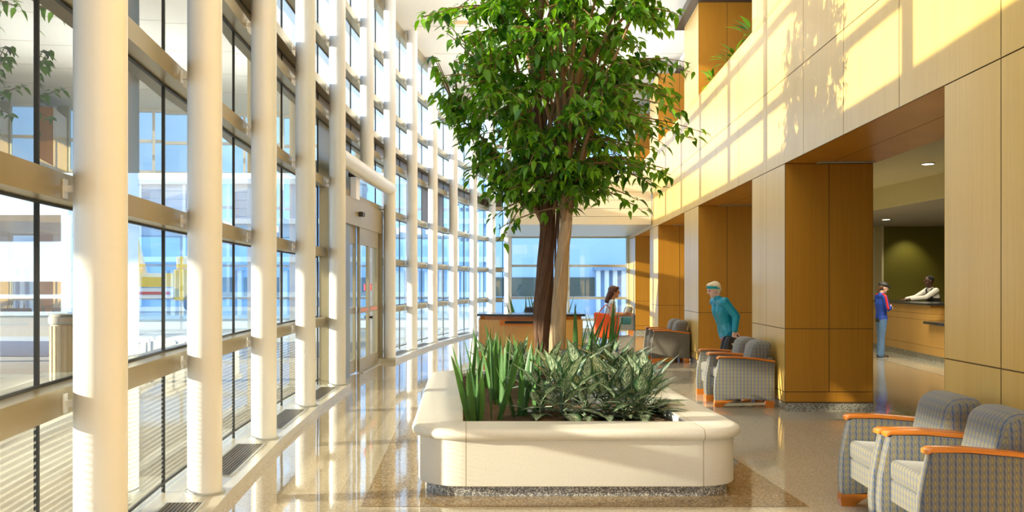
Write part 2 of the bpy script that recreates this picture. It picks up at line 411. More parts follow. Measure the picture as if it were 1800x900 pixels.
# curtain wall: curb, columns, windows
def strip(i0, i1, d0, d1, z0, z1, e0=0, e1=0):
    m = MB(); pts = []
    idx = list(range(i0, i1+1)); A = [off(i, d0) for i in idx]; B = [off(i, d1) for i in idx]
    if e0: t = (A[1]-A[0]).normalized()*e0; A[0] -= t; B[0] -= t
    if e1: t = (A[-1]-A[-2]).normalized()*e1; A[-1] += t; B[-1] += t
    for k in range(len(A)-1): m.hexa([B[k], A[k], A[k+1], B[k+1]][::1], z0, z1)
    return m
struct(strip(0, I1+4, .36, -.17, 0, .07, e1=.2).build('trim_2', M_curb))
struct(strip(I1+6, NC-1, .36, -.17, 0, .07, e0=.25).build('trim_3', M_curb))

nth = ['nearest', 'second', 'third', 'fourth', 'fifth', 'sixth', 'seventh', 'eighth', 'ninth', 'tenth', 'eleventh', 'twelfth', 'thirteenth']
for i in range(2, NC):
    p = cols[i]; k = i-I1
    short = (k == 5)
    z0 = 3.52 if short else .07
    if k < 0: lab = 'white round steel column out of frame beside the nearest left window'
    elif k == 5: lab = 'short white column standing on the horizontal tube over the glass doors'
    elif k == 4: lab = 'white round column left of the glass entrance doors'
    elif k == 6: lab = 'white round column right of the glass entrance doors'
    elif k == 12: lab = 'white round column farthest away in the corner by the end window'
    elif k == 0: lab = 'thickest and nearest white round column at far left'
    elif k < 4: lab = '%s white round column from the left along the glass wall' % nth[k]
    else: lab = '%s white round column beyond the glass doors' % nth[k-7].replace('nearest', 'first')
    e = empty('round_column', (p.x, p.y, z0), 0, lab, 'column', 'white columns along the glass wall')
    m = MB(); m.cyl((0,0), .12, 0, CEIL-z0, 40); m.build('shaft', M_white, e, smooth=40)
    if not short:
        m = MB(); m.cyl((0,0), .142, 0, .014, 40); m.build('base_ring', M_alu2, e, smooth=40)
    n = arcn(p)
    for z in LV[:-1]:
        if z < z0: continue
        if k in (4, 6) and z < 2.9: continue
        m = MB(); a = V((n.x*.112, n.y*.112, z-z0-.01)); b = V((n.x*.165, n.y*.165, z-z0-.01)); m.bar(a, b, .035, .03)
        t = V((-n.y, n.x, 0)); m.bar(b-V((n.x, n.y, 0))*.008, b+V((n.x, n.y, 0))*.004, .05, .09)
        m.build('bracket', M_white, e)

wn = 0
def bay(i, j=None):
    """one bay of glazing between column i and the next"""
    global wn
    j = j or i+1; wn += 1
    k = i-I1
    A, B = off(i, .29), off(j, .29); Ai, Bi = off(i, .165), off(j, .165)
    mid = (A+B)/2
    e = empty('window_%d' % wn, (mid.x, mid.y, .07), kind='structure')
    o = V((mid.x, mid.y, .07))
    P = lambda t, d, z: V((*(A.lerp(B, t)+arcn(A)*(d-.29)), z))-o
    zs = [.07]+LV
    isdoor = k in (4, 5); grey = (k == 3)
    zlow = 3.02 if isdoor else .07
    # transoms
    for z in LV:
        if isdoor and z < 3.0: continue
        m = MB(); h = .125 if z < 7 else .2
        q = [Bi, Ai, A, B]
        m.hexa([tuple(V((p.x, p.y))-V((o.x, o.y))) for p in (Ai, Bi, B, A)][::-1], z-h/2-o.z, z+h/2-o.z)
        m.build('transom', M_alu, e)
    # slim dark seal on the far column line
    m = MB(); n_ = arcn(B); a = V((B.x-o.x, B.y-o.y))
    m.bar((a.x, a.y, zlow-o.z), (a.x, a.y, CEIL-o.z), .016, .022, up=V((n_.x, n_.y, 0)))
    m.build('glazing_seal', M_seal, e)
    gl = MB(); fr = MB(); sp = MB(); gp = MB(); sealh = MB()
    for z0, z1 in zip(zs[:-1], zs[1:]):
        if z1 <= zlow+.01: continue
        for t0, t1 in ((0, 1),):
            q = [P(t0, .29, z0), P(t1, .29, z0), P(t1, .29, z1), P(t0, .29, z1)]
            if abs(z0-4.03) < .01: sp.quad(*q)
            elif k == 8 and 2.9 < z0 < 4.0 : sp.quad(*q)
            elif k == 4 and 2.9 < z0 < 4.0: gp.quad(*q)
            elif z0 < .5: fr.quad(*q)
            else: gl.quad(*q)
        for zz, s in ((z0, 1), (z1, -1)):
            sealh.bar(P(0, .283, zz+s*.07), P(1, .283, zz+s*.07), .012, .014)
    sealh.build('gasket', M_seal, e)
    gl.build('glass', M_glass, e)
    if fr.f: fr.build('fritted_glass', M_frit, e)
    sp.build('spandrel_panel', M_span, e)
    if gp.f: gp.build('grey_panel', M_tint, e)
for i in range(0, NC-1): bay(i)

# entrance doors in the double bay
A = off(I1+4, .20); B = off(I1+6, .20)
dv = (B-A); dl = dv.length; dt = dv.normalized(); dn = V((dt.y, -dt.x))   # dn points into the lobby
ang = math.atan2(dt.y, dt.x)
D = empty('door_1', (A.x, A.y, 0), ang, kind='structure')
def dbox(x0, x1, y0, y1, z0, z1, name, mat, parent=D, bevel=0):
    m = MB(); m.box(x0, x1, y0, y1, z0, z1); return m.build(name, mat, parent)
H0 = 2.52
dbox(.0, dl, -.07, .07, H0, 2.96, 'header', M_alu)
dbox(.0, .16, -.07, .07, 0, H0, 'jamb', M_alu)
dbox(dl-.12, dl, -.07, .07, 0, H0, 'jamb', M_alu)
def leaf(x0, x1, y, z1, name, sticker):
    f = MB(); s = .085
    f.box(x0, x0+s, y-.025, y+.025, .02, z1); f.box(x1-s, x1, y-.025, y+.025, .02, z1)
    f.box(x0+s, x1-s, y-.025, y+.025, z1-.3, z1); f.box(x0+s, x1-s, y-.025, y+.025, .02, .24); f.box(x0+s, x1-s, y-.025, y+.025, 1.03, 1.13)
    o = f.build(name, M_alu, D)
    g = MB()
    for z0, zz in ((.24, 1.03), (1.13, z1-.3)): g.quad((x0+s, y, z0), (x1-s, y, z0), (x1-s, y, zz), (x0+s, y, zz))
    g.build('glass', M_glass, o)
    if sticker:
        m = MB(); m.box(sticker-.05, sticker+.05, y-.012, y-.008, 1.42, 1.54); q = m.build('sticker', simple('red_sticker', (.75, .05, .03), .5), o)
        m = MB(); m.box(sticker-.035, sticker+.035, y-.0135, y-.0122, 1.485, 1.505); m.box(sticker-.03, sticker+.03, y-.0135, y-.0122, 1.455, 1.47); m.build('sticker_text', simple('sticker_white', (.8, .75, .7), .5), o)
        m = MB(); m.box(x0+s+.02, x1-s-.02, y-.0275, y-.0255, 1.05, 1.11); m.build('push_decal', simple('pink_decal', (.8, .33, .28), .5), o)
XM = dl*.70; lw = .92
dbox(.16, XM-lw-.70, -.03, .03, 0, H0, 'grey_panel', M_tint)
leaf(XM-lw-.70, XM-lw+.03, .035, H0, 'sidelight', None)
leaf(XM-lw, XM, -.03, H0, 'sliding_leaf', XM-.30)
leaf(XM, XM+lw, -.03, H0, 'sliding_leaf', XM+.28)
leaf(XM+lw-.03, dl-.12, .035, H0, 'sidelight', None)
m = MB(); m.lathe([(.0, 0), (.02, .002), (.02, .03), (.028, .035), (.028, .05), (.0, .052)], n=14)
kb = m.build('lock_knob', M_dark, D, smooth=True); kb.location = (XM+.045, -.055, .93); kb.rotation_euler = (PI/2, 0, 0)
dbox(XM-lw, XM+lw, -.12, .0, 0.0, .012, 'threshold', M_alu2)
sb = empty('motion_sensor', (A.x+dt.x*dl*.5+dn.x*.07, A.y+dt.y*dl*.5+dn.y*.07, 2.70), ang, 'small black motion sensor box on the header above the glass doors', 'sensor')
m = MB(); m.box(-.11, .11, -.07, 0, 0, .075); m.build('housing', M_dark, sb, bevel=.008)
m = MB(); m.box(-.06, .06, -.072, -.069, .012, .045); m.build('lens', M_seal, sb)
es_ = empty('exit_sign', (A.x+dt.x*dl*.42+dn.x*.06, A.y+dt.y*dl*.42+dn.y*.06, 2.96), ang, 'lit white sign with black top box standing above the door header', 'sign')
m = MB(); m.box(-.15, .15, -.05, .05, 0, .36); m.build('sign_panel', simple('sign_white', (.75, .70, .62), .4, emit=(1, .95, .85), es=.15), es_, bevel=.005)
m = MB(); m.box(-.17, .17, -.08, .08, .36, .54); m.build('housing', M_dark, es_, bevel=.01)
# tube across the doorway carrying the short column
a = cols[I1+4]; b = cols[I1+6]
tb = MB(); ap = V((a.x, a.y, 3.42)); bp = V((b.x, b.y, 3.42)); tb.tube([ap, bp+(bp-ap).normalized()*.07], .13, 36)
tag(tb.build('tube_beam', M_white, origin=ap, smooth=40), 'white horizontal round tube spanning between columns above the glass doors', 'beam')
# floor grilles in the curb
gid = 0
for i in [I1, I1+1, I1+2, I1+3, I1+6, I1+7, I1+8, I1+9]:
    A2, B2 = off(i, .06), off(i+1, .06); L2 = (B2-A2).length
    lab = ['nearest floor grille in the curb at the bottom left edge', 'floor grille in the curb between the second and third white columns', 'floor grille in the curb between the third and fourth white columns', 'floor grille in the curb just before the glass doors',
           'first floor grille in the curb beyond the glass doors', 'second floor grille in the curb beyond the glass doors', 'third floor grille in the curb beyond the glass doors', 'farthest floor grille in the curb beyond the glass doors'][gid]
    t0, t1 = (.24, .85)
    p = A2.lerp(B2, t0); q = A2.lerp(B2, t1); d = q-p; l = d.length
    e = empty('floor_grille', (p.x, p.y, .07), math.atan2(d.y, d.x), lab, 'floor grille', 'black linear grilles in the curb')
    m = MB(); w = .115
    m.box(0, l, -w, w, 0, .003); m.build('grille_tray', M_seal, e)
    m = MB()
    for x0, x1, y0, y1 in ((-.015, l+.015, -w-.02, -w), (-.015, l+.015, w, w+.02), (-.015, 0, -w, w), (l, l+.015, -w, w)): m.box(x0, x1, y0, y1, 0, .006)
    m.build('grille_frame', M_alu2, e)
    m = MB()
    for s in range(9):
        y = -w+.012+s*(2*w-.024)/8; m.box(0, l, y-.0045, y+.0045, .003, .006)
    m.build('slats', simple('slat_bronze', (.22, .17, .09), .4, metal=.4), e)
    gid += 1

# ------------------------------------------------------------------ right-hand wall
PIER = [(-8.0, 6.68), (11.02, 12.72), (17.0, 18.66), (22.75, 24.5), (28.2, 30.1)]
DEP = 1.07
def P3(o_, y, z): return V((wx(y)+o_, y, z))
wl = MB()   # 0 light veneer, 1 veneer with reveal shade in its colour, 2 joint
GP = .005
def front(y0, y1, z0, z1, mi=0, o_=0):
    wl.quad(P3(o_, y0+GP, z0+GP), P3(o_, y0+GP, z1-GP), P3(o_, y1-GP, z1-GP), P3(o_, y1-GP, z0+GP), mi)
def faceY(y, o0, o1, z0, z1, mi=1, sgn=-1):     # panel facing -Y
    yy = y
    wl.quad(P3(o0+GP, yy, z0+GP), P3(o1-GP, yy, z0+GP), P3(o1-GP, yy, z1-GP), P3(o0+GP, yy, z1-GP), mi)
def solid(y0, y1, o0, o1, z0, z1, mi=2):
    wl.hexa([P3(o0, y0, 0).xy, P3(o1, y0, 0).xy, P3(o1, y1, 0).xy, P3(o0, y1, 0).xy], z0, z1, mi)
gb = MB()
JY = [-8, -5.2, -2.4, .4, 2.5, 4.2, 5.86, 7.52, 8.9, 10.25, 11.92, 13.6, 15.3, 17.0, 18.66, 20.3, 22.0, 23.6, 25.3, 27.0, 28.6, 30.1]
for (a, b) in PIER:
    solid(a+.004, b-.004, .004, DEP, .10, 3.0)
    vs = [a]+[y for y in JY if a+.3 < y < b-.3]+[b]
    for y0, y1 in zip(vs[:-1], vs[1:]):
        front(y0, y1, .11, .235); front(y0, y1, .235, 1.0); front(y0, y1, 1.0, 3.0)
    for o0, o1 in ((0, .535), (.535, DEP)):
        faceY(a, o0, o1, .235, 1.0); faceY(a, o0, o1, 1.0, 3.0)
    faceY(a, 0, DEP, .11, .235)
    # far return of the pier
    wl.quad(P3(0, b, .11), P3(0, b, 3), P3(DEP, b, 3), P3(DEP, b, .11), 0)
    gb.hexa([P3(.012, a+.012, 0).xy, P3(DEP+.01, a+.012, 0).xy, P3(DEP+.01, b-.012, 0).xy, P3(.012, b-.012, 0).xy], 0, .108)
# beam and parapet
solid(-8, 30.1, .004, .40, 3.004, 5.02)
solid(-8, 30.1, .40, DEP, 3.004, 3.98)
for y0, y1 in zip(JY[:-1], JY[1:]): front(y0, y1, 3.0, 4.03); front(y0, y1, 4.03, 5.04)
wl.hexa([P3(-.004, -8, 0).xy, P3(.42, -8, 0).xy, P3(.42, 30.1, 0).xy, P3(-.004, 30.1, 0).xy], 5.02, 5.05, 0)
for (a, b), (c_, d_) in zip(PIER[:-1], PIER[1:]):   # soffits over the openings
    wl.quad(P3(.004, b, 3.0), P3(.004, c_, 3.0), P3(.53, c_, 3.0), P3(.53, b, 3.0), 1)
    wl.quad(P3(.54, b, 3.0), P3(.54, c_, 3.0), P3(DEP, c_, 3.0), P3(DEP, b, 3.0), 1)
# upper piers
for (a, b) in PIER:
    wl.hexa([P3(.006, a, 0).xy, P3(DEP, a, 0).xy, P3(DEP, b, 0).xy, P3(.006, b, 0).xy], 5.05, 6.8, 2)
    vs = [a]+[y for y in JY if a+.3 < y < b-.3]+[b]
    for y0, y1 in zip(vs[:-1], vs[1:]): front(y0, y1, 5.055, 6.8)
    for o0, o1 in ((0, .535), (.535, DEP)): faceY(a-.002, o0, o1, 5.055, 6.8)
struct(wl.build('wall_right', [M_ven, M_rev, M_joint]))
struct(gb.build('baseboard_right', M_gran))
m = MB(); m.hexa([P3(-.16, 12.75, 0).xy, P3(1.3, 12.75, 0).xy, P3(1.3, 18.9, 0).xy, P3(-.16, 18.9, 0).xy], 6.80, 6.95)
m.hexa([P3(.0, -8, 0).xy, P3(1.3, -8, 0).xy, P3(1.3, 12.75, 0).xy, P3(.0, 12.75, 0).xy], 6.80, CEIL)
struct(m.build('trim_4', M_dark))
# linear air diffusers in the soffits
for q, (a, b) in enumerate(PIER[1:4]):
    e = empty('air_diffuser', P3(.36, a-.12, 2.986), -.085, ['slim grey slot diffuser in the soffit of the nearest opening', 'slim grey slot diffuser in the soffit of the second opening', 'slim grey slot diffuser in the soffit of the third opening'][q], 'air diffuser', 'slot diffusers in the opening soffits')
    m = MB(); m.box(0, .66, -.035, .035, 0, .012); m.build('frame', simple('diffuser_grey', (.45, .48, .42), .4), e)
    m = MB(); m.box(.02, .64, -.008, .008, -.002, 0); m.build('slot', M_seal, e)

# upper corridor behind the parapet
m = MB(); m.hexa([P3(DEP, -8, 0).xy, P3(7.5, -8, 0).xy, P3(7.5, 32, 0).xy, P3(DEP, 32, 0).xy], 3.75, 4.0); m.hexa([P3(.40, -8, 0).xy, P3(DEP, -8, 0).xy, P3(DEP, 32, 0).xy, P3(.40, 32, 0).xy], 3.98, 4.0)
struct(m.build('floor_upper', simple('upper_floor', (.5, .42, .3), .4)))
m = MB(); m.hexa([P3(6.5, -8, 0).xy, P3(6.7, -8, 0).xy, P3(6.7, 32, 0).xy, P3(6.5, 32, 0).xy], 4.0, 5.0)
y = -8
while y < 32:
    m.hexa([P3(6.35, y, 0).xy, P3(6.75, y, 0).xy, P3(6.75, y+.9, 0).xy, P3(6.35, y+.9, 0).xy], 4.0, CEIL); y += 3.0
m.hexa([P3(6.5, -8, 0).xy, P3(6.7, -8, 0).xy, P3(6.7, 32, 0).xy, P3(6.5, 32, 0).xy], 6.35, CEIL)
struct(m.build('wall_upper', M_ven))
m = MB(); m.hexa([P3(.5, -8, 0).xy, P3(6.6, -8, 0).xy, P3(6.6, 32, 0).xy, P3(.5, 32, 0).xy], 6.97, 7.1)
struct(m.build('ceiling_upper', M_ceil))
m = MB(); m.bar(P3(6.25, -8, 5.1), P3(6.25, 32, 5.1), .08, .06)
struct(m.build('trim_5', M_rail))

# ------------------------------------------------------------------ far end
YE = 30.3
e = empty('window_%d' % (wn+1), (1.6, YE, 0), kind='structure')
X0, X1 = 1.62, 5.50
f = MB(); zt = [.0, .33, 1.05, 2.12, 3.08]
for z in zt: f.box(X0-1.6, X1-1.6, -.06, .06, z-.03 if z else 0, z+.05)
for x in (X0, 3.54, X1): f.box(x-.04-1.6, x+.04-1.6, -.066, .066, 0, 3.095)
f.build('window_frame', M_alu2, e)
g = MB()
for z0, z1 in zip(zt[:-1], zt[1:]):
    for x0, x1 in ((X0, 3.54), (3.54, X1)): g.quad((x0-1.6, .02, z0), (x1-1.6, .02, z0), (x1-1.6, .02, z1), (x0-1.6, .02, z1))
g.build('glass', M_glass, e)
# glazing above the bridge
e = empty('window_%d' % (wn+2), (1.6, YE, 4.0), kind='structure')
f = MB()
for z in (0, 1.1, 2.1, 3.1): f.box(0, 4.3, -.05, .05, z, z+.1)
for x in (0, 1.3, 2.6, 4.0): f.box(x-.04, x+.04, -.056, .056, .005, 3.19)
f.build('window_frame', M_white, e)
g = MB(); g.quad((0, .02, 0), (4.3, .02, 0), (4.3, .02, 3.2), (0, .02, 3.2)); g.build('glass', M_glass, e)
m = MB(); m.box(X1, wx(YE)+.3, YE-.15, YE+.1, 0, CEIL)
struct(m.build('wall_end', M_cream))
# bridge with horizontal boards
m = MB(); YB = 24.0; XB = 1.27
for k in range(6): m.box(XB, wx(YB)-.02, YB, YB+.05, 3.10+.215*k, 3.10+.215*k+.207)
struct(m.build('wall_bridge', simple('board_cream', (.68, .64, .52), .6, var=.02)))
m = MB(); m.box(XB, wx(YB)-.02, YB+.05, YB+.15, 3.10, 4.38); m.box(XB-.0, wx(YB)+.4, YB+.15, YE, 3.10, 3.3)
struct(m.build('ceiling_bridge', simple('bridge_soffit', (.50, .54, .57), .35, var=.05)))

# recessed slot light in the ceiling
e = empty('ceiling_light', (.02, 19.7, CEIL-.02), 0, 'recessed slot light in the cream ceiling left of the tree top', 'ceiling light')
m = MB(); m.box(-.27, .27, -.10, .10, 0, .02); m.build('frame', simple('slot_tan', (.72, .55, .28), .6), e)
m = MB(); m.box(.10, .24, -.06, .06, -.005, 0); m.build('lens', M_seal, e)

# ------------------------------------------------------------------ room behind the first opening
XL = 8.2
m = MB()
m.hexa([P3(DEP, -2, 0).xy, (XL, -2), (XL, 24.2), P3(DEP, 24.2, 0).xy], 3.42, 3.75)
struct(m.build('ceiling_room', M_cream))
m = MB(); m.box(XL, 16, -2, 24.2, 3.0, 3.04); struct(m.build('ceiling_room_low', M_rceil))
m = MB(); m.box(XL-.02, XL, -2, 24.2, 3.0, 3.42); struct(m.build('trim_6', M_cream))
m = MB(); m.box(10.75, 16, 23.2, 23.4, 0, 3.0); struct(m.build('wall_olive', M_olive))
m = MB(); m.box(5.2, 10.75, 23.6, 23.8, 0, 3.42); m.box(10.70, 10.75, 23.2, 23.6, 0, 3.42); struct(m.build('wall_room_back', M_cream))
m = MB(); m.box(16, 16.2, -2, 24, 0, 3.4); m.box(3.9, 16, -2.2, -2, 0, 3.4); struct(m.build('wall_room_right', M_cream))
m = MB(); m.quad((5.0, 7.0, .002), (16, 7.0, .002), (16, 23.6, .002), (6.1, 23.6, .002)); struct(m.build('floor_room', terrazzo('terrazzo_tan', (.33, .28, .20), [(.40, .34, .25), (.25, .21, .15), (.45, .4, .3)], scale=90, amount=.6, rough=.08, spec=.7)))
m = MB(); m.hexa([P3(1.6, 13.6, 0).xy, P3(1.75, 13.6, 0).xy, P3(1.75, 23.7, 0).xy, P3(1.6, 23.7, 0).xy], 0, 3.42); struct(m.build('wall_sun_block', M_cream))  # unseen partition added to keep sun off the room's back wall
CX = lambda y: 9.86-.1386*(21.8-y)
def cpoly(y0, y1, o0, o1): return [(CX(y0)+o0, y0), (CX(y0)+o1, y0), (CX(y1)+o1, y1), (CX(y1)+o0, y1)]
m = MB(); m.quad(*[(p[0], p[1], .004) for p in cpoly(14, 22.9, -.9, .1)]); struct(m.build('floor_room_band', M_fgrey))
cn = empty('service_counter', (CX(20), 20, 0), 0, 'long honey wood service counter with black stone top in the room behind', 'counter')
def cb(name, mat, boxes):
    m = MB()
    for y0, y1, o0, o1, z0, z1 in boxes:
        m.hexa([(p[0]-CX(20), p[1]-20) for p in cpoly(y0, y1, o0, o1)], z0, z1)
    return m.build(name, mat, cn)
M_cw = wood('counter_wood', (.52, .30, .075), (.62, .38, .11), rough=.3)
cb('plinth', M_gran2, [(14, 22.9, .04, .65, 0, .12)])
cb('front_panel', M_cw, [(18.2, 22.9, 0, .65, .12, .28), (18.2, 20.2, 0, .65, .285, .80), (20.205, 22.9, 0, .65, .285, .80), (18.2, 22.9, .0, .65, .805, .93), (18.2, 22.9, 0, .65, .935, 1.11)])
cb('low_front_panel', M_cw, [(14, 18.2, .0, .65, .12, .28), (14, 16.4, .0, .65, .285, .74), (16.405, 18.2, 0, .65, .285, .74), (14, 18.2, .35, .65, .74, 1.11)])
cb('stone_top', M_stone, [(18.15, 22.95, -.08, .75, 1.11, 1.15), (14, 18.15, .25, .75, 1.11, 1.15)])
cb('low_shelf', M_stone, [(14, 18.25, -.12, .35, .74, .79)])
def pt_light(name, kind, loc, energy, col, size=.3, rot=None, spot=None, blend=.5):
    l = bpy.data.lights.new(name, kind); l.energy = energy; l.color = col
    if kind == 'AREA': l.size = size
    if kind == 'SPOT': l.spot_size = spot; l.spot_blend = blend; l.shadow_soft_size = size
    if kind == 'POINT': l.shadow_soft_size = size
    o = bpy.data.objects.new(name, l); C.objects.link(o); o.location = loc
    if rot: o.rotation_euler = rot
    return o
dls = [(7.27, 14.2, 3.42, 'downlight in the high cream ceiling of the room behind the first opening'), (9.9, 17.6, 3.0, 'downlight in the low grey ceiling above the right of the counter'), (9.6, 20.6, 3.0, 'downlight in the low grey ceiling at left above the standing customer'), (11.2, 20.9, 3.0, 'downlight in the low grey ceiling above the attendant')]
for x, y, z, lab in dls:
    e = empty('ceiling_light', (x, y, z-.012), 0, lab, 'ceiling light', 'downlights over the counter room')
    m = MB(); m.lathe([(.085, .012), (.105, .010), (.105, .0), (.085, -.003), (.08, .004)], n=24); m.build('trim_ring', M_white, e, smooth=True)
    m = MB(); m.lathe([(.0, 0), (.08, 0), (.08, .006)], n=24); m.build('lamp', M_emit, e)
    pt_light('downlight_spot', 'SPOT', (x, y, z-.05), 160 if z > 3.1 else 70, (1, .85, .58), .06, (0, 0, 0), 2.2)
pt_light('wall_washer_spot', 'SPOT', (11.3, 22.6, 2.95), 34, (1, .85, .45), .05, (math.radians(22), 0, 0), 1.5, .8)
pt_light('room_fill', 'AREA', (8.6, 17.5, 2.97), 135, (1, .82, .52), 3.0)  # added fill light without a fixture, lifts the whole room
pt_light('counter_shelf_light', 'AREA', (CX(17)-.03, 16.8, .72), 6, (1, .75, .3), .6)

# ------------------------------------------------------------------ planter
pl = empty('stone_planter', (.85, 8.8, 0), 0, 'large cream stone planter bench with rounded corners in the lobby centre', 'planter')
def rr(x0, y0, x1, y1, r, z, n=8):
    pts = []
    for cx, cy, a0 in ((x1-r, y1-r, 0), (x0+r, y1-r, 90), (x0+r, y0+r, 180), (x1-r, y0+r, 270)):
        for i in range(n+1):
            a = math.radians(a0+90*i/n); pts.append(V((cx+r*math.cos(a)-.85, cy+r*math.sin(a)-8.8, z)))
    return pts
def ins(d, z, r=.40): return rr(-.38+d, 6.52+d, 2.10-d, 11.06-d, max(r-d, .01), z)
mloc = MB()
prof = []
for i in range(9):
    a = math.radians(-80+170*i/8); prof.append(ins(.045-.045*math.cos(a), .458+.042*math.sin(a)))
inner = [rr(0, 6.93, 1.71, 10.68, .02, .50), rr(.008, 6.938, 1.702, 10.672, .02, .492), rr(.008, 6.938, 1.702, 10.672, .02, .30)]
mloc.loops([ins(.30, .415)]+prof+[ins(.10, .50)]+inner)
o = mloc.build('rim', M_plant, pl, smooth=40)
for v in o.data.vertices: pass
m = MB(); m.loops([ins(.055, .08), ins(.05, .085), ins(.05, .418)], close_first=True); m.build('body', M_plant, pl, smooth=40)
m = MB(); m.loops([ins(.10, 0), ins(.10, .085)]); m.build('base', M_gran2, pl, smooth=40)
m = MB()
NX, NY = 40, 70
def soilz(x, y): return .43+.025*math.sin(x*5+1)*math.sin(y*3.1)+.012*math.sin(x*23+y*17)+.03*math.exp(-((x-.95)**2+(y-9.5)**2)/.15)
vs = []; fs = []
for j in range(NY+1):
    for i in range(NX+1):
        x = .005+1.70*i/NX; y = 6.935+3.74*j/NY; vs.append((x-.85, y-8.8, soilz(x, y)+random.uniform(-.007, .007)))
for j in range(NY):
    for i in range(NX): a = j*(NX+1)+i; fs.append((a, a+1, a+NX+2, a+NX+1))
m.add(vs, fs); tag(m.build('mulch', M_mulch, pl, smooth=True), kind='stuff')

# ------------------------------------------------------------------ leaves
def leaf_shape(mb, base, d, up, L, W, curl=.3, fold=.25, tone=.5, seg=4, shape='ovate', tip=.15):
    """a folded blade from base along d; up = upper side"""
    d = d.normalized(); side = d.cross(up).normalized(); up = side.cross(d).normalized()
    vs = []; uvs = []; fs = []
    for k in range(seg+1):
        t = k/seg
        if shape == 'ovate': w = math.sin(PI*min(1, t**.72))*(1-.25*t)
        elif shape == 'sword': w = (.6+.9*t-.6*t*t)*(1 if t < .35 else max(0, 1-((t-.35)/.65)**1.9))
        else: w = 1-t
        w = w*W/2
        c = base+d*(L*t)-up*(curl*L*t*t)
        if k in (0, seg) and shape != 'sword': w *= .05
        vs += [c-side*w+up*(fold*w), c, c+side*w+up*(fold*w)]
        uvs += [(-1, t), (0, t), (1, t)]
    for k in range(seg):
        a = 3*k; fs += [(a, a+1, a+4, a+3), (a+1, a+2, a+5, a+4)]
    mb.add(vs, fs, uvs, tone)

# ficus tree
rt = random.Random(11)
TX, TY = 1.02, 9.55
tree = empty('ficus_tree', (TX, TY, .42), 0, 'tall bushy green fig tree with two twisted trunks in the stone planter', 'tree')
T0 = V((TX, TY, .42))
def bez(p, q, r, n): return [p*(1-t)**2+q*2*t*(1-t)+r*t*t for t in [i/n for i in range(n+1)]]
def crown(): # random point in the crown (local), fuller on the left, narrower at the top
    while True:
        z = rt.uniform(2.0, 5.5)
        if rt.random() > (1.0 if z < 4.3 else .75): continue
        R = float(np.interp(z, [2.0, 2.3, 2.7, 3.2, 3.8, 4.4, 5.0, 5.5], [.65, 1.15, 1.36, 1.40, 1.36, 1.2, .9, .4]))
        a = rt.uniform(0, 2*PI); rad = R*math.sqrt(rt.uniform(.03, 1))*rt.uniform(.75, 1.06)
        p = V((rad*math.cos(a)*1.0-.05, rad*math.sin(a), z))
        return p
dk = MB(); path1 = [V((-.11, .45, -.1)), V((-.115, .42, .35)), V((-.14, .38, .8)), V((-.12, .34, 1.25)), V((-.10, .30, 1.7)), V((-.14, .25, 2.2)), V((-.2, .2, 2.8)), V((-.22, .15, 3.5))]
def smooth_path(P, n=4):
    out = []
    for i in range(len(P)-1):
        p0, p1, p2, p3 = P[max(i-1, 0)], P[i], P[i+1], P[min(i+2, len(P)-1)]
        for k in range(n):
            t = k/n
            out.append(.5*((2*p1)+(p2-p0)*t+(2*p0-5*p1+4*p2-p3)*t*t+(3*p1-p0-3*p2+p3)*t**3))
    return out+[P[-1]]
sp1 = smooth_path(path1, 5)
dk.tube(sp1, [max(.03, .118-.0024*i) for i in range(len(sp1))], 16, wob=.09)
for s in range(7):   # woven strands around the dark trunk
    ph = s*2*PI/7
    pts = [p+V((math.cos(ph+i*.13), math.sin(ph+i*.13), 0))*(.098-.0016*i) for i, p in enumerate(sp1[:28])]
    dk.tube(pts, [.026-.0004*i for i in range(len(pts))], 7, wob=.1)
for s in range(4):   # hanging aerial roots between the trunks
    x = -.03+.025*s; pts = [V((x+.012*math.sin(k*1.3+s), .3-.05*s, 2.1-k*.24)) for k in range(8)]
    dk.tube(pts, .012, 6)
dk.build('dark_trunk', M_bark1, tree, smooth=True)['label'] = 'dark brown woven trunk'
lt = MB(); path2 = [V((-.03, -.2, -.1)), V((-.035, -.2, .3)), V((-.03, -.2, .7)), V((0, -.21, 1.1)), V((.02, -.2, 1.45)), V((.06, -.19, 1.8)), V((.03, -.15, 2.3)), V((.10, -.12, 2.9)), V((.12, -.05, 3.6))]
sp2 = smooth_path(path2, 5)
lt.tube(sp2, [max(.028, .088-.0014*i) for i in range(len(sp2))], 16, wob=.07)
for s, (ph, w) in enumerate(((2.2, .13), (4.6, -.1), (.4, .11))):
    pts = [p+V((math.cos(ph+i*w), math.sin(ph+i*w), 0))*(.078-.0010*i) for i, p in enumerate(sp2[:26])]
    lt.tube(pts, [.024-.0004*i for i in range(len(pts))], 7, wob=.1)
lt.build('pale_trunk', M_bark2, tree, smooth=True)['label'] = 'pale grey brown trunk'
br = MB(); nodes = []
starts = [sp1[-1-k] for k in (0, 4, 8, 12, 15)]+[sp2[-1-k] for k in (0, 4, 8, 12, 15, 17)]
k = 0
for s in starts:
    for q in range(4):
        a = (k*2.399)+rt.uniform(-.3, .3); k += 1
        up = rt.uniform(.7, 2.0) if q else 2.0; rad = rt.uniform(.35, 1.0)
        end = V((s.x+rad*math.cos(a), s.y+rad*math.sin(a), min(5.2, s.z+up)))
        md = s.lerp(end, .5)+V((math.cos(a), math.sin(a), 0))*-.12+V((0, 0, .15))
        pts = bez(s, md, end, 8); br.tube(pts, [.034-.0032*i for i in range(9)], 6, tone=.4)
        nodes += pts[2:]
lf = MB(); ntw = 0
tips = [crown() for _ in range(1020)]
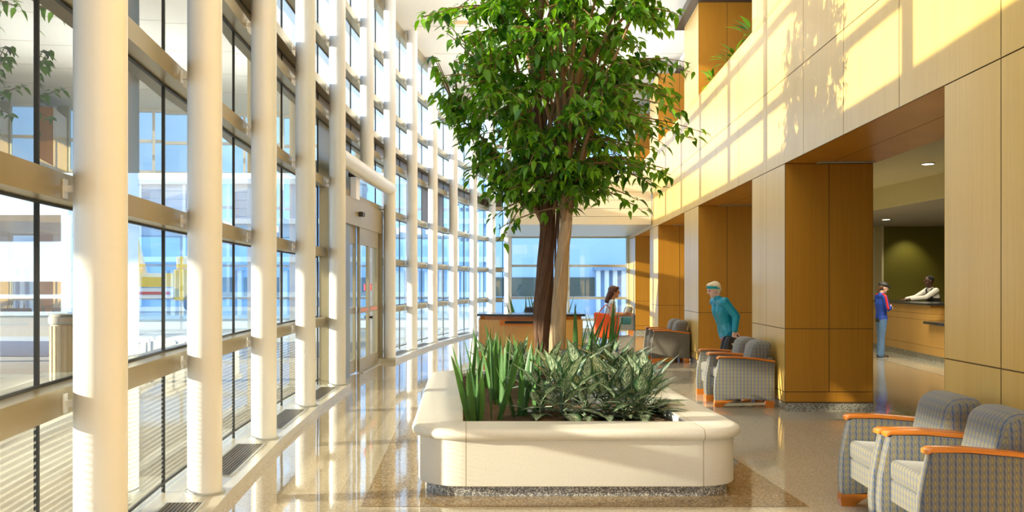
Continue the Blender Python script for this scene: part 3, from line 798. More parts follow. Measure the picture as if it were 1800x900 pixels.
# hanging sprays picked out against the wall and the window
for (x, y_, z) in [(1.22, 0, 3.05), (1.35, .1, 3.35), (1.38, -.1, 2.72), (1.15, .0, 2.3), (1.05, -.1, 2.05), (.95, .1, 1.95), (-.62, 0, 1.85), (-.55, .1, 1.65), (-.75, -.1, 2.1), (-1.2, .1, 2.9), (-1.32, 0, 3.1), (-1.38, .1, 3.9), (-1.3, .2, 3.5), (1.2, -.2, 4.3), (1.0, 0, 2.4), (.3, .2, 2.0), (.15, -.2, 2.15)]:
    for _ in range(2): tips.append(V((x+rt.uniform(-.12, .08), y_+rt.uniform(-.3, .3), z+rt.uniform(-.08, .12))))
for tp in tips:
    s = min(nodes, key=lambda n: (n-tp).length+(.5 if n.z > tp.z+.3 else 0))
    d = tp-s
    md = s.lerp(tp, .5)+V((0, 0, .12*d.length))
    pts = bez(s, md, tp, 6)
    br.tube(pts, [.010-.0011*i for i in range(7)], 4, cap=False, tone=.5)
    Ltw = d.length; nl = 14
    outward = V((tp.x, tp.y, 0)).normalized() if V((tp.x, tp.y, 0)).length > .05 else V((1, 0, 0))
    tw = rt.uniform(0, .5)
    for q in range(nl):
        t = 1-(q/nl)*min(.95, .55/max(Ltw, .3)) if Ltw > .2 else rt.uniform(.2, 1)
        b = s*(1-t)**2+md*2*t*(1-t)+tp*t*t
        a = rt.uniform(0, 2*PI)
        dd = V((math.cos(a)*.75, math.sin(a)*.75, rt.uniform(-.95, .05)))+outward*.35
        b = b+V((rt.uniform(-.05, .05), rt.uniform(-.05, .05), rt.uniform(-.05, .04)))
        up = V((rt.uniform(-.4, .4), rt.uniform(-.4, .4), 1))
        Ln = rt.uniform(.085, .145)
        tone = min(1, max(0, rt.gauss(.42, .25)+tw*.3))
        leaf_shape(lf, b, dd, up, Ln, Ln*rt.uniform(.46, .58), curl=rt.uniform(.1, .5), fold=.3, tone=tone, seg=4)
br.build('branches', M_twig, tree, smooth=True)
lf.build('foliage', M_leaf, tree, tone=True, smooth=True)

# planter plants
def wp(px_, py_, z=.42):
    u = (EYE-z)/(py_-PY); return V(((px_-PX)*u, u*K, z))
def snake(px_, py_, n, h, spread, label, seed, wid=.055):
    r = random.Random(seed); p = wp(px_, py_); mb = MB()
    p.x = min(max(p.x, .05), 1.65); p.y = min(max(p.y, 6.99), 10.6); p.z = soilz(p.x, p.y)-.02
    for i in range(n):
        a = r.uniform(0, 2*PI); rad = r.uniform(.01, spread*.45)
        b = V((rad*math.cos(a), rad*math.sin(a), 0)); ln = r.uniform(.05, .52)
        d = V((math.cos(a)*ln*.9, math.sin(a)*ln*.9, 1)); hh = h*r.uniform(.7, 1.22)
        fa = r.uniform(0, 2*PI)
        leaf_shape(mb, b, d, V((math.cos(fa), math.sin(fa), .1)), hh, wid*r.uniform(.8, 1.2), curl=r.uniform(-.08, .12), fold=.35, tone=r.uniform(0, 1), seg=9, shape='sword')
    o = mb.build('snake_plant', M_snake, tone=True, smooth=True); o.location = p
    return tag(o, label, 'plant', 'snake plants in the stone planter')
S = [(874, 738, 4, .56, .13, 'slim snake plant at the front between the two corner snake plants'), (945, 728, 4, .50, .14, 'small snake plant at the front beside the silver leafy plant'), (838, 737, 7, .60, .16, 'snake plant in the front left corner of the stone planter'), (912, 736, 7, .58, .15, 'snake plant at the front of the planter, second from its left corner'),
     (825, 706, 6, .62, .16, 'snake plant leaning out over the left rim of the planter'), (872, 712, 8, .62, .15, 'upright snake plant behind the two front snake plants'),
     (848, 682, 7, .60, .14, 'snake plant by the left rim halfway along the planter'), (900, 688, 7, .58, .14, 'snake plant in the middle of the left plant bed'),
     (935, 692, 6, .52, .14, 'snake plant just left of the pale tree trunk'), (880, 668, 7, .60, .14, 'rear snake plant in front of the wooden desk, left side'),
     (925, 664, 7, .55, .14, 'rear snake plant in front of the dark tree trunk'),
     (1012, 668, 8, .80, .16, 'tall dark snake plant right behind the pale tree trunk'), (1050, 668, 8, .78, .17, 'tall dark snake plant below the orange bag'), (1082, 672, 5, .80, .17, 'tall snake plant farthest right with a leaning blade')]
for i, (a, b, n, h, sp_, lab) in enumerate(S): snake(a, b, n+1, h, sp_, lab, 40+i, wid=.060 if i < 11 else .07)
def agla(px_, py_, n, L, label, seed):
    n = int(n*1.5); L *= 1.22
    r = random.Random(seed); p = wp(px_, py_); mb = MB()
    p.x = min(max(p.x, .1), 1.58); p.y = min(max(p.y, 7.05), 10.6); p.z = soilz(p.x, p.y)-.02
    mb.tube([(0, 0, 0), (0, 0, .16)], [.014, .008], 6, tone=.5)
    for i in range(n):
        a = i*2.4+r.uniform(-.3, .3); t = i/n
        el = .02+1.3*t+r.uniform(-.15, .15)
        d = V((math.cos(a)*math.cos(el), math.sin(a)*math.cos(el), math.sin(el)))
        st = V((0, 0, .03+.12*t)); b = st+d*(.10+.08*t)
        mb.tube([st, st.lerp(b, .5)+V((0, 0, .02)), b], .005, 5, cap=False, tone=.6)
        ll = L*r.uniform(.8, 1.15)
        leaf_shape(mb, b, d, V((-math.cos(a)*.6, -math.sin(a)*.6, 1)), ll, ll*r.uniform(.40, .50), curl=r.uniform(.1, .5), fold=.25, tone=r.uniform(0, 1), seg=7)
    o = mb.build('aglaonema_plant', M_agla, tone=True, smooth=True); o.location = p
    return tag(o, label, 'plant', 'variegated leafy plants in the stone planter')
G = [(950, 738, 10, .20, 'small variegated leafy plant at the front, left of the middle clump'), (1028, 739, 11, .20, 'low variegated leafy plant between the two front leafy clumps'), (1098, 738, 12, .22, 'low variegated leafy plant at the front near the right corner'), (1165, 722, 12, .24, 'variegated leafy plant spreading over the front right corner'), (988, 737, 16, .27, 'silver variegated leafy plant at the front middle of the planter'), (1065, 735, 15, .25, 'variegated leafy plant at the front, right of the middle clump'), (1130, 735, 17, .27, 'broad variegated leafy plant at the front right of the planter'),
     (965, 700, 13, .25, 'variegated leafy plant at the foot of the pale tree trunk, left'), (1020, 702, 15, .28, 'pale variegated leafy plant in front of the tree trunks'), (1085, 700, 15, .28, 'bright variegated leafy plant in the right middle of the bed'), (1128, 702, 13, .26, 'variegated leafy plant next to the right rim'),
     (905, 655, 12, .22, 'dark leafy plant at the back left behind the snake plants'), (860, 655, 11, .20, 'small leafy plant at the back left corner of the planter'), (1052, 676, 13, .25, 'leafy plant under the tall dark snake plants'), (1105, 676, 12, .24, 'leafy plant at the right rim behind the bright clump'), (1005, 680, 12, .24, 'leafy plant hugging the pale tree trunk')]
for i, (a, b, n, L_, lab) in enumerate(G): agla(a, b, n, L_, lab, 80+i)
def tuft(px_, py_, n, L, label, seed):
    r = random.Random(seed); p = wp(px_, py_); mb = MB()
    p.x = min(max(p.x, .06), 1.64); p.y = min(max(p.y, 7.0), 10.6); p.z = soilz(p.x, p.y)-.01
    for i in range(n):
        a = r.uniform(0, 2*PI); d = V((math.cos(a)*r.uniform(.2, .9), math.sin(a)*r.uniform(.2, .9), 1))
        leaf_shape(mb, V((r.uniform(-.03, .03), r.uniform(-.03, .03), 0)), d, V((-math.cos(a), -math.sin(a), .3)), L*r.uniform(.6, 1.1), .012, curl=.3, fold=.2, tone=r.uniform(0, 1), seg=4, shape='spike')
    o = mb.build('grass_tuft', M_grass, tone=True); o.location = p
    return tag(o, label, 'plant', 'grass tufts in the stone planter')
tuft(1180, 730, 110, .22, 'dark grass tuft in the front right corner of the planter', 1)
tuft(822, 724, 50, .15, 'dark grass tuft along the left rim by the front snake plant', 2)
tuft(818, 690, 50, .16, 'dark grass tuft along the left rim farther back', 3)

# ------------------------------------------------------------------ lounge chairs (front faces -x, width along y)
def side_panel(mb, y0, y1):
    # outline in x,z : leaning front edge, gently bowed top, arched underside
    top = [(.058, .615), (.25, .612), (.5, .595), (.73, .565)]
    bot = [(.73, .075), (.66, .085), (.45, .105), (.24, .10), (.16, .09), (0.0, .075)]
    front_ = [(-.008, .2), (.003, .35), (.03, .5)]
    poly = [(x, z) for x, z in bot]+front_+top
    n = len(poly)
    vs = [(x, y0, z) for x, z in poly]+[(x, y1, z) for x, z in poly]
    mb.add(vs, [tuple(range(n)), tuple(range(2*n-1, n-1, -1))]+[(i, i+n, (i+1) % n+n, (i+1) % n) for i in range(n)])
def cushion(x0, x1, y0, y1, z0, z1, r, bul=.02):
    bm = bmesh.new(); bmesh.ops.create_cube(bm, size=1)
    for v in bm.verts: v.co = ((x0+x1)/2+v.co.x*(x1-x0), (y0+y1)/2+v.co.y*(y1-y0), (z0+z1)/2+v.co.z*(z1-z0))
    bmesh.ops.bevel(bm, geom=bm.edges[:], offset=r, segments=4, affect='EDGES', profile=.5)
    return bm
def bm_obj(bm, name, mat, parent, fn=None):
    me = bpy.data.meshes.new(name)
    if fn:
        for v in bm.verts: v.co = fn(v.co)
    bmesh.ops.recalc_face_normals(bm, faces=bm.faces)
    bm.to_mesh(me); bm.free(); me.materials.append(mat)
    ul = me.uv_layers.new(name='UVMap')
    for p in me.polygons:
        n = p.normal; a = max(range(3), key=lambda i: abs(n[i]))
        for li in p.loop_indices:
            co = me.vertices[me.loops[li].vertex_index].co
            ul.data[li].uv = (co.y, co.x) if a == 2 else ((co.x, co.z) if a == 1 else (co.y, co.z))
        p.use_smooth = True
    o = bpy.data.objects.new(name, me); C.objects.link(o); o.parent = parent
    return o
W2 = .34
def make_chair(fab):
    t = empty('lounge_chair')
    for s in (-1, 1):
        y0, y1 = (-W2, -W2+.085) if s < 0 else (W2-.085, W2)
        m = MB(); side_panel(m, y0, y1); a = m.build('arm_panel', fab, t, boxuv=True, bevel=.014, smooth=40)
        m = MB(); pts = [(.030, .622), (.055, .636), (.25, .639), (.5, .62), (.735, .588)]
        ya, yb = y0-.006, y1+.006
        n = len(pts); poly = pts+[(x, z-.025) for x, z in reversed(pts)]
        vs = [(x, ya, z) for x, z in poly]+[(x, yb, z) for x, z in poly]; N = len(poly)
        m.add(vs, [tuple(range(N)), tuple(range(2*N-1, N-1, -1))]+[(i, i+N, (i+1) % N+N, (i+1) % N) for i in range(N)])
        m.build('arm_cap', M_rail, a, bevel=.007, smooth=40)
        m = MB()
        poly = [(0.0, 0), (.085, 0), (.12, .03), (.17, .062), (.23, .085), (0, .085), (-.005, .04)]; N = len(poly)
        vs = [(x, y0+.003, z) for x, z in poly]+[(x, y1-.003, z) for x, z in poly]
        m.add(vs, [tuple(range(N)), tuple(range(2*N-1, N-1, -1))]+[(i, i+N, (i+1) % N+N, (i+1) % N) for i in range(N)])
        m.build('front_foot', M_rail, a)
        m = MB(); m.box(.62, .725, y0+.003, y1-.003, 0, .09); m.build('rear_foot', M_rail, a)
    yi = W2-.088
    bm_obj(cushion(.045, .60, -yi, yi, .335, .465, .035), 'seat_cushion', fab, t, lambda c_: V((c_.x, c_.y, c_.z-.05*max(0, c_.x)+.012*math.cos(c_.y/yi*1.5))))
    bm_obj(cushion(.055, .70, -yi, yi, .20, .335, .012), 'seat_base', fab, t)
    bm_obj(cushion(.43, .66, -yi, yi, .40, .83, .075), 'back_cushion', fab, t, lambda c_: V((c_.x+(c_.z-.40)*.26-.02*math.cos(c_.y/yi*1.4)-.03*math.sin((c_.z-.4)*6), c_.y, c_.z-.022*abs(c_.y/yi)**2.5*(c_.z > .6)-.08*max(0, c_.x-.55)*(c_.z > .6))))
    bm_obj(cushion(.64, .73, -yi, yi, .12, .62, .02), 'back_frame', fab, t)
    return t
protoA = make_chair(M_fab); protoB = make_chair(M_fabd)
def put_chair(o, y, gap, label, group):
    o.location = (wx(y)-gap, y, 0); o.rotation_euler = (0, 0, -math.atan(.085)); tag(o, label, 'armchair', group)
G1 = 'patterned armchairs along the right wall'
put_chair(protoA, 5.385, .855, 'nearest patterned armchair with orange wood arms, cut off at the right edge', G1)
put_chair(copy_tree(protoA), 6.075, .87, 'patterned armchair behind the nearest one, its seat in sunlight', G1)
put_chair(copy_tree(protoA), 11.72, .775, 'nearer armchair of the pair in front of the old woman', G1)
put_chair(copy_tree(protoA), 12.42, .775, 'farther armchair of the pair in front of the old woman', G1)
put_chair(protoB, 18.1, .78, 'nearer dark armchair of the pair past the old woman', G1)
put_chair(copy_tree(protoB), 18.8, .78, 'farther dark armchair of the pair past the old woman', G1)
put_chair(copy_tree(protoA), 28.6, .78, 'lone armchair at the far end beside the end window', G1)

# ------------------------------------------------------------------ reception desk beyond the planter
dk_ = empty('reception_desk', (1.0, 14.4, 0), 0, 'curved honey wood reception desk with black stone top behind the tree', 'desk')
M_dw = wood('desk_wood', (.60, .33, .085), (.72, .43, .13), rough=.3)
def dfront(n=18):
    pts = []
    for i in range(n+1):
        x = .27+1.62*i/n; y = 14.05+.22*((x-1.15)/.8)**2+(.12 if x > 1.45 else 0)*0; pts.append(V((x, y)))
    return pts
def dpoly(o_, back): 
    f = dfront(); return [(p.x-1.0+(-o_ if i == 0 else (o_ if i == len(f)-1 else 0)), p.y-14.4-o_) for i, p in enumerate(f)]+[(1.89+o_-1.0, back-14.4), (.27-o_-1.0, back-14.4)]
m = MB(); m.hexa(dpoly(0, 14.9), .1, .985); m.build('body', M_dw, dk_, smooth=30)
m = MB(); m.hexa(dpoly(-.04, 14.86), 0, .1); m.build('plinth', M_gran2, dk_)
m = MB(); m.hexa(dpoly(.035, 14.95), 1.035, 1.07); m.build('stone_top', M_stone, dk_)
m = MB(); m.hexa(dpoly(-.02, 14.9), .985, 1.035); m.build('upper_band', M_rail, dk_)
m = MB()
f0 = V((.60, 14.03)); 
m.hexa([(-.42, -.42), (.50, -.42), (.42, -.30), (-.30, -.30)], .90, .985); m.build('recess', M_rail, dk_)
m = MB(); m.hexa([(-.34, -.427), (.36, -.427), (.36, -.32), (-.28, -.32)], .93, .972); m.build('screen_slot', M_stone, dk_)
# second planter with snake plants beyond the desk
p2 = empty('stone_planter', (1.25, 18.2, 0), 0, 'second cream stone planter half hidden behind the reception desk', 'planter')
m = MB()
def rr2(d, z, r=.4):
    pts = []
    for cx, cy, a0 in ((1.05-r, 1.8-r, 0), (-.85+r, 1.8-r, 90), (-.85+r, -1.8+r, 180), (1.05-r, -1.8+r, 270)):
        for i in range(7):
            a = math.radians(a0+15*i); pts.append(V((cx+(r-d)*math.cos(a), cy+(r-d)*math.sin(a), z)))
    return pts
m.loops([rr2(.1, .40), rr2(.0, .43), rr2(0, .47), rr2(.04, .5), rr2(.38, .5), rr2(.38, .4)]); m.build('rim', M_plant, p2, smooth=40)
m = MB(); m.loops([rr2(.06, 0), rr2(.06, .41)]); m.build('body', M_plant, p2, smooth=40)
m = MB(); m.loops([rr2(.37, .42)], close_last=True); m.build('mulch', M_mulch, p2)
for i, (x, y, lab) in enumerate(((1.10, 17.0, 'snake plant rising behind the desk, left of the dark trunk'), (1.88, 17.0, 'snake plant rising behind the desk, right of the pale trunk'), (1.50, 17.2, 'snake plant seen between the two tree trunks'), (1.85, 17.9, 'low snake plant beside the desk end'))):
    r = random.Random(300+i); mb = MB()
    for q in range(11):
        a = r.uniform(0, 2*PI); b = V((r.uniform(-.12, .12), r.uniform(-.12, .12), 0)); d = V((math.cos(a)*.28, math.sin(a)*.28, 1)); fa = r.uniform(0, 2*PI)
        leaf_shape(mb, b, d, V((math.cos(fa), math.sin(fa), .1)), (.98 if i != 3 else .6)*r.uniform(.65, 1.05), .055, curl=.03, fold=.35, tone=r.uniform(0, .6), seg=7, shape='sword')
    o = mb.build('snake_plant', M_snake, tone=True, smooth=True); o.location = (x, y, .41); tag(o, lab, 'plant', 'snake plants behind the desk')
oc = empty('office_chair', (1.32, 15.6, 0), 0, 'dark office chair whose back shows above the desk top', 'chair')
M_navy = simple('navy_fabric', (.03, .035, .055), .8)
bm_obj(cushion(-.24, .24, -.24, .24, .42, .50, .03), 'seat', M_navy, oc)
bm_obj(cushion(-.23, .23, .2, .27, .66, 1.14, .035), 'backrest', M_navy, oc, lambda c_: V((c_.x, c_.y+.1*(c_.x*2)**2*-1, c_.z)))
m = MB(); m.tube([(0, 0, .08), (0, 0, .42)], .03, 12); m.tube([(0, .05, .43), (0, .26, .5), (0, .26, .8)], .02, 8); m.build('post', M_dark, oc)
for k in range(5):
    m = MB(); a = k*2*PI/5; m.tube([(0, 0, .1), (.28*math.cos(a), .28*math.sin(a), .05)], [.025, .015], 8); m.ell((.28*math.cos(a), .28*math.sin(a), .027), (.027, .027, .027), 10, 6); m.build('caster_leg', M_dark, oc)

# plants in the upper parapet trough
def trough(y, n, L, label, seed):
    r = random.Random(seed); mb = MB()
    for i in range(n):
        a = r.uniform(0, 2*PI); el = r.uniform(.1, 1.2); d = V((math.cos(a)*math.cos(el)-.25, math.sin(a)*math.cos(el), math.sin(el)))
        b = V((r.uniform(-.05, .05), r.uniform(-.15, .15), 0)); s_ = b+d*.15
        mb.tube([b, s_], .004, 4, tone=.5, cap=False)
        leaf_shape(mb, s_, d, V((0, 0, 1)), L*r.uniform(.7, 1.2), L*.36, curl=.4, fold=.2, tone=r.uniform(0, 1), seg=5)
    o = mb.build('trough_plant', M_leaf, tone=True, smooth=True); o.location = P3(.12, y, 5.045); tag(o, label, 'plant', 'plants on the upper parapet')
trough(13.1, 14, .24, 'variegated plant on the upper parapet beside the near pier', 1); trough(14.4, 14, .2, 'leafy plant on the upper parapet in the middle of the opening', 2); trough(16.0, 14, .2, 'leafy plant on the upper parapet near the shaded pier', 3); trough(20.2, 14, .28, 'leafy plant on the upper parapet at the tree edge', 4)

# ------------------------------------------------------------------ people
def hull_caps(bm, p0, r0, p1, r1, sub=2):
    pts = []
    for p, r in ((V(p0), r0), (V(p1), r1)):
        b2 = bmesh.new(); bmesh.ops.create_icosphere(b2, subdivisions=sub, radius=r)
        pts += [p+v.co for v in b2.verts]; b2.free()
    vs = [bm.verts.new(p) for p in pts]
    r = bmesh.ops.convex_hull(bm, input=vs)
    bmesh.ops.delete(bm, geom=[g_ for g_ in r['geom_interior'] if isinstance(g_, bmesh.types.BMVert)], context='VERTS')
def add_ell(bm, c, r, rot=None):
    b2 = bmesh.new(); bmesh.ops.create_icosphere(b2, subdivisions=3, radius=1)
    mp = {}
    for v in b2.verts:
        q = V((v.co.x*r[0], v.co.y*r[1], v.co.z*r[2]))
        if rot is not None: q = rot @ q
        mp[v.index] = bm.verts.new(V(c)+q)
    for f in b2.faces: bm.faces.new([mp[v.index] for v in f.verts])
    b2.free()
def remesh(bm, name, mat, parent, voxel=.009, smooth=4):
    me = bpy.data.meshes.new(name); bmesh.ops.recalc_face_normals(bm, faces=bm.faces); bm.to_mesh(me); bm.free()
    o = bpy.data.objects.new(name, me); C.objects.link(o)
    md = o.modifiers.new('r', 'REMESH'); md.mode = 'VOXEL'; md.voxel_size = voxel
    ms = o.modifiers.new('s', 'SMOOTH'); ms.factor = .5; ms.iterations = smooth
    dg = bpy.context.evaluated_depsgraph_get()
    me2 = bpy.data.meshes.new_from_object(o.evaluated_get(dg)); o.modifiers.clear(); o.data = me2; me2.name = name
    me2.materials.clear(); me2.materials.append(mat)
    me2.polygons.foreach_set('use_smooth', [True]*len(me2.polygons))
    o.parent = parent
    return o
def rotY(a): return Matrix.Rotation(a, 3, 'Y')
class Fig:
    """figure facing local +x, standing on z=0"""
    def __init__(s, H, lean=0, head=0, headyaw=0, legs=((0, 0), (0, 0)), shw=.115):
        s.H = H
        s.pel = V((0, 0, .515*H))
        R = rotY(lean); s.R = R
        s.waist = s.pel+R @ V((0, 0, .09*H)); s.chest = s.pel+R @ V((.005, 0, .20*H)); s.neck = s.pel+R @ V((0, 0, .305*H))
        s.sh = [s.neck+R @ V((0, k*shw*H, -.02*H)) for k in (1, -1)]
        s.RH = Matrix.Rotation(headyaw, 3, 'Z') @ rotY(head)
        s.headbase = s.neck+R @ V((.012, 0, .035*H))
        s.head = s.headbase+s.RH @ V((.018, 0, .072*H))
        s.hip = [V((0, k*.052*H, .505*H)) for k in (1, -1)]
        s.kn = []; s.an = []
        for i in (0, 1):
            a, b = legs[i]
            kn = s.hip[i]+V((math.sin(a), 0, -math.cos(a)))*(.245*H)
            an = kn+V((math.sin(a-b), 0, -math.cos(a-b)))*(.218*H)
            s.kn.append(kn); s.an.append(an)
        dz = .042*H-min(a.z for a in s.an)
        for L_ in (s.hip, s.kn, s.an, s.sh):
            for i in (0, 1): L_[i] = L_[i]+V((0, 0, dz))
        for n in ('pel', 'waist', 'chest', 'neck', 'headbase', 'head'): setattr(s, n, getattr(s, n)+V((0, 0, dz)))
    def torso(s, bm, e=0):
        H = s.H; k = H/1.7
        hull_caps(bm, s.pel+V((0, .045*H, 0)), .095*k+e, s.pel-V((0, .045*H, 0)), .095*k+e)
        for sg in (1, -1):
            o = V((0, sg*.035*H, 0))
            hull_caps(bm, s.pel+o, .095*k+e, s.waist+o*.9, .083*k+e)
            hull_caps(bm, s.waist+o*.9, .083*k+e, s.chest+o*1.25, .098*k+e)
            hull_caps(bm, s.chest+o*1.25, .098*k+e, s.neck+o*1.6+s.R @ V((0, 0, -.045*H)), .062*k+e)
        hull_caps(bm, s.sh[0], .052*k+e, s.sh[1], .052*k+e)
    def arms(s, bm, e=0, to=1.0):
        k = s.H/1.7
        for i in (0, 1):
            el, wr = s.arm[i]
            hull_caps(bm, s.sh[i], .052*k+e, el, .040*k+e)
            w2 = V(el).lerp(V(wr), to)
            hull_caps(bm, el, .040*k+e, w2, .040*k+e-(.014*k)*to)
    def legs_(s, bm, e=0, flare=0, to=1.0):
        k = s.H/1.7
        for i in (0, 1):
            hull_caps(bm, s.hip[i], .088*k+e, s.kn[i], .058*k+e)
            a = s.kn[i].lerp(s.an[i], to)
            hull_caps(bm, s.kn[i], .058*k+e, a, .040*k+e+flare)
    def skin(s, mat, parent, hands=True):
        bm = bmesh.new(); k = s.H/1.7; H = s.H
        s.torso(bm, -.012); s.arms(bm, -.006); s.legs_(bm, -.012)
        hull_caps(bm, s.neck-s.R @ V((0, 0, .02)), .058*k, s.headbase+s.RH @ V((.0, 0, .03)), .052*k)
        hd = lambda *p: s.head+s.RH @ (V(p)*k)
        add_ell(bm, hd(-.005, 0, .02), (.098*k, .076*k, .095*k), s.RH)
        add_ell(bm, hd(.025, 0, -.045), (.066*k, .058*k, .072*k), s.RH)
        hull_caps(bm, hd(.092, 0, .012), .011*k, hd(.108, 0, -.022), .015*k)
        hull_caps(bm, hd(.085, -.03, .028), .012*k, hd(.085, .03, .028), .012*k)
        hull_caps(bm, hd(.082, -.018, -.056), .011*k, hd(.082, .018, -.056), .011*k)
        add_ell(bm, hd(.072, 0, -.098), (.022*k, .024*k, .018*k), s.RH)
        for sg in (1, -1): add_ell(bm, hd(-.008, sg*.076, -.008), (.022*k, .012*k, .032*k), s.RH)
        for i in (0, 1):
            el, wr = V(s.arm[i][0]), V(s.arm[i][1]); d = (wr-el).normalized()
            pn = V(s.palm[i]).normalized(); sd = d.cross(pn).normalized(); pn = sd.cross(d)
            tsd = s.thumb[i]
            pc = wr+d*.05*k
            for q in (-1, 0, 1): hull_caps(bm, wr+sd*q*.012*k, .02*k, wr+d*.085*k+sd*q*.027*k, .0135*k)
            for q, ln in ((-1.5, .062), (-.5, .074), (.5, .078), (1.5, .07)):
                qq = q*tsd*1.0
                b0 = wr+d*.088*k+sd*qq*.021*k; c1 = s.curl[i]
                m1 = b0+(d*math.cos(c1)-pn*math.sin(c1))*ln*.5*k; m2 = m1+(d*math.cos(2*c1)-pn*math.sin(2*c1))*ln*.5*k
                hull_caps(bm, b0, .0098*k, m1, .0092*k, 1); hull_caps(bm, m1, .0092*k, m2, .0078*k, 1)
            t0 = wr+d*.025*k+sd*tsd*.028*k; t1 = t0+(d*.6+sd*tsd*.7-pn*.3).normalized()*.045*k; t2 = t1+(d*.9+sd*tsd*.2-pn*.4).normalized()*.03*k
            hull_caps(bm, t0, .0135*k, t1, .0115*k, 1); hull_caps(bm, t1, .0115*k, t2, .009*k, 1)
        for i in (0, 1):
            a = s.an[i]; hull_caps(bm, a+V((-.03, 0, -.035))*k, .035*k, a+V((.13, 0, -.05))*k, .024*k)
        o = remesh(bm, 'body', mat, parent, .0065, 2)
        # eyes, brows and mouth
        for sg in (1, -1):
            m = MB(); m.ell(hd(.083, sg*.031, .008), (.012*k, .013*k, .008*k), 10, 6, s.RH); m.build('eye', simple('eye_dark', (.03, .02, .015), .2), parent)
        m = MB(); m.ell(hd(.090, 0, -.056), (.006*k, .024*k, .006*k), 10, 6, s.RH); m.build('mouth', simple('lip', (.26, .08, .06), .5), parent)
        return o
    def shoes(s, mat, parent):
        k = s.H/1.7
        for i in (0, 1):
            bm = bmesh.new(); a = s.an[i]
            hull_caps(bm, a+V((-.045, 0, -.030))*k, .040*k, a+V((.06, 0, -.032))*k, .036*k); hull_caps(bm, a+V((.06, 0, -.036))*k, .034*k, a+V((.155, 0, -.045))*k, .024*k)
            remesh(bm, 'shoe', mat, parent, .009, 2)
M_skin1 = simple('skin_tan', (.50, .235, .13), .5, var=.05); M_skin2 = simple('skin_fair', (.68, .43, .33), .5, var=.05); M_skin3 = simple('skin_dark', (.075, .035, .022), .38, var=.05)

# old woman, leaning forward, walking to the left, black bag in her hand
F = Fig(1.64, lean=.27, head=.34, legs=((.32, .10), (-.22, .25)))
ow = empty('person', (4.04, 13.85, 0), PI+.12, 'stooped white-haired person in teal jacket and black trousers carrying a black bag', 'person')
F.arm = [(F.sh[0]+V((.03, .06, -.27)), F.sh[0]+V((.16, .03, -.46))), (F.sh[1]+V((-.09, -.05, -.26)), F.sh[1]+V((-.10, -.03, -.50)))]
F.arm = [(F.sh[0]+V((-.15, .07, -.21)), F.sh[0]+V((-.12, .09, -.42))), (F.sh[1]+V((-.14, -.04, -.24)), F.sh[1]+V((-.17, .02, -.46)))]
F.palm = [(0, -1, 0), (0, 1, 0)]; F.thumb = [1, -1]; F.curl = [.9, .5]
F.skin(M_skin2, ow)
bm = bmesh.new(); F.torso(bm, .030); F.arms(bm, .022, .97); hull_caps(bm, F.pel+V((0, .05, -.06)), .125, F.pel+V((0, -.05, -.06)), .11); hull_caps(bm, F.neck+V((0, 0, -.01)), .066, F.neck+V((.03, 0, .035)), .06)
remesh(bm, 'jacket', simple('teal_nylon', (.004, .25, .36), .4, var=.15, scale=14), ow, .009, 3)
bm = bmesh.new(); F.legs_(bm, .008, .012, .98); hull_caps(bm, F.pel+V((0, .05, -.02)), .10, F.pel+V((0, -.05, -.02)), .10)
remesh(bm, 'trousers', simple('black_cloth', (.02, .02, .024), .8), ow, .010, 3)
hd = lambda *p: F.head+F.RH @ (V(p)*(F.H/1.7))
bm = bmesh.new(); add_ell(bm, hd(-.03, 0, .035), (.092, .088, .088), F.RH); add_ell(bm, hd(-.055, 0, -.015), (.062, .078, .07), F.RH); add_ell(bm, hd(.03, 0, .085), (.06, .07, .038), F.RH)
remesh(bm, 'hair', simple('white_hair', (.78, .66, .46), .7, var=.2, scale=40, bump=.5), ow, .010, 2)
m = MB(); ring = []
for i in range(28):
    a = 2*PI*i/28; ring.append((hd(-.012+.104*math.cos(a), .092*math.sin(a), .028+.038*math.cos(a)), i))
vs = []; fs = []
for p, i in ring: vs += [p+F.RH @ V((0, 0, -.02)), p+F.RH @ V((0, 0, .022))]
for i in range(28): j = (i+1) % 28; fs.append((2*i, 2*j, 2*j+1, 2*i+1))
m.add(vs, fs); m.build('headband', simple('teal_band', (.0, .30, .36), .6), ow, smooth=True)
m = MB(); m.ell(F.pel+V((.098, .06, -.10)), (.018, .05, .035)); m.build('shirt_hem', simple('pink_cloth', (.65, .10, .25), .7), ow)
F.shoes(M_dark, ow)
hb = V(F.arm[0][1]); hw = Matrix.Rotation(PI+.12, 3, 'Z') @ (hb+V((.01, .0, -.07)))+V((4.04, 13.85, 0))
bg = empty('shoulder_bag', (hw.x, hw.y, hw.z-.30), PI+.12, 'black bag hanging from the hand of the person in teal', 'bag')
bm = bmesh.new(); hull_caps(bm, (-.16, 0, .05), .055, (.13, 0, .05), .055); hull_caps(bm, (-.12, 0, .24), .04, (.09, 0, .24), .04); bmesh.ops.convex_hull(bm, input=bm.verts)
remesh(bm, 'bag_body', simple('bag_black', (.018, .018, .02), .35), bg, .01, 2)
m = MB(); m.tube([(-.09, 0, .25), (-.05, 0, .30), (.05, 0, .30), (.08, 0, .25)], .009, 8); m.build('handle', M_seal, bg)
m = MB(); m.add([(-.05, .064, .12), (.03, .064, .11), (.07, .060, .18), (-.02, .060, .20)], [(0, 1, 2, 3)]); m.build('print', simple('print_grey', (.5, .5, .5), .5), bg)

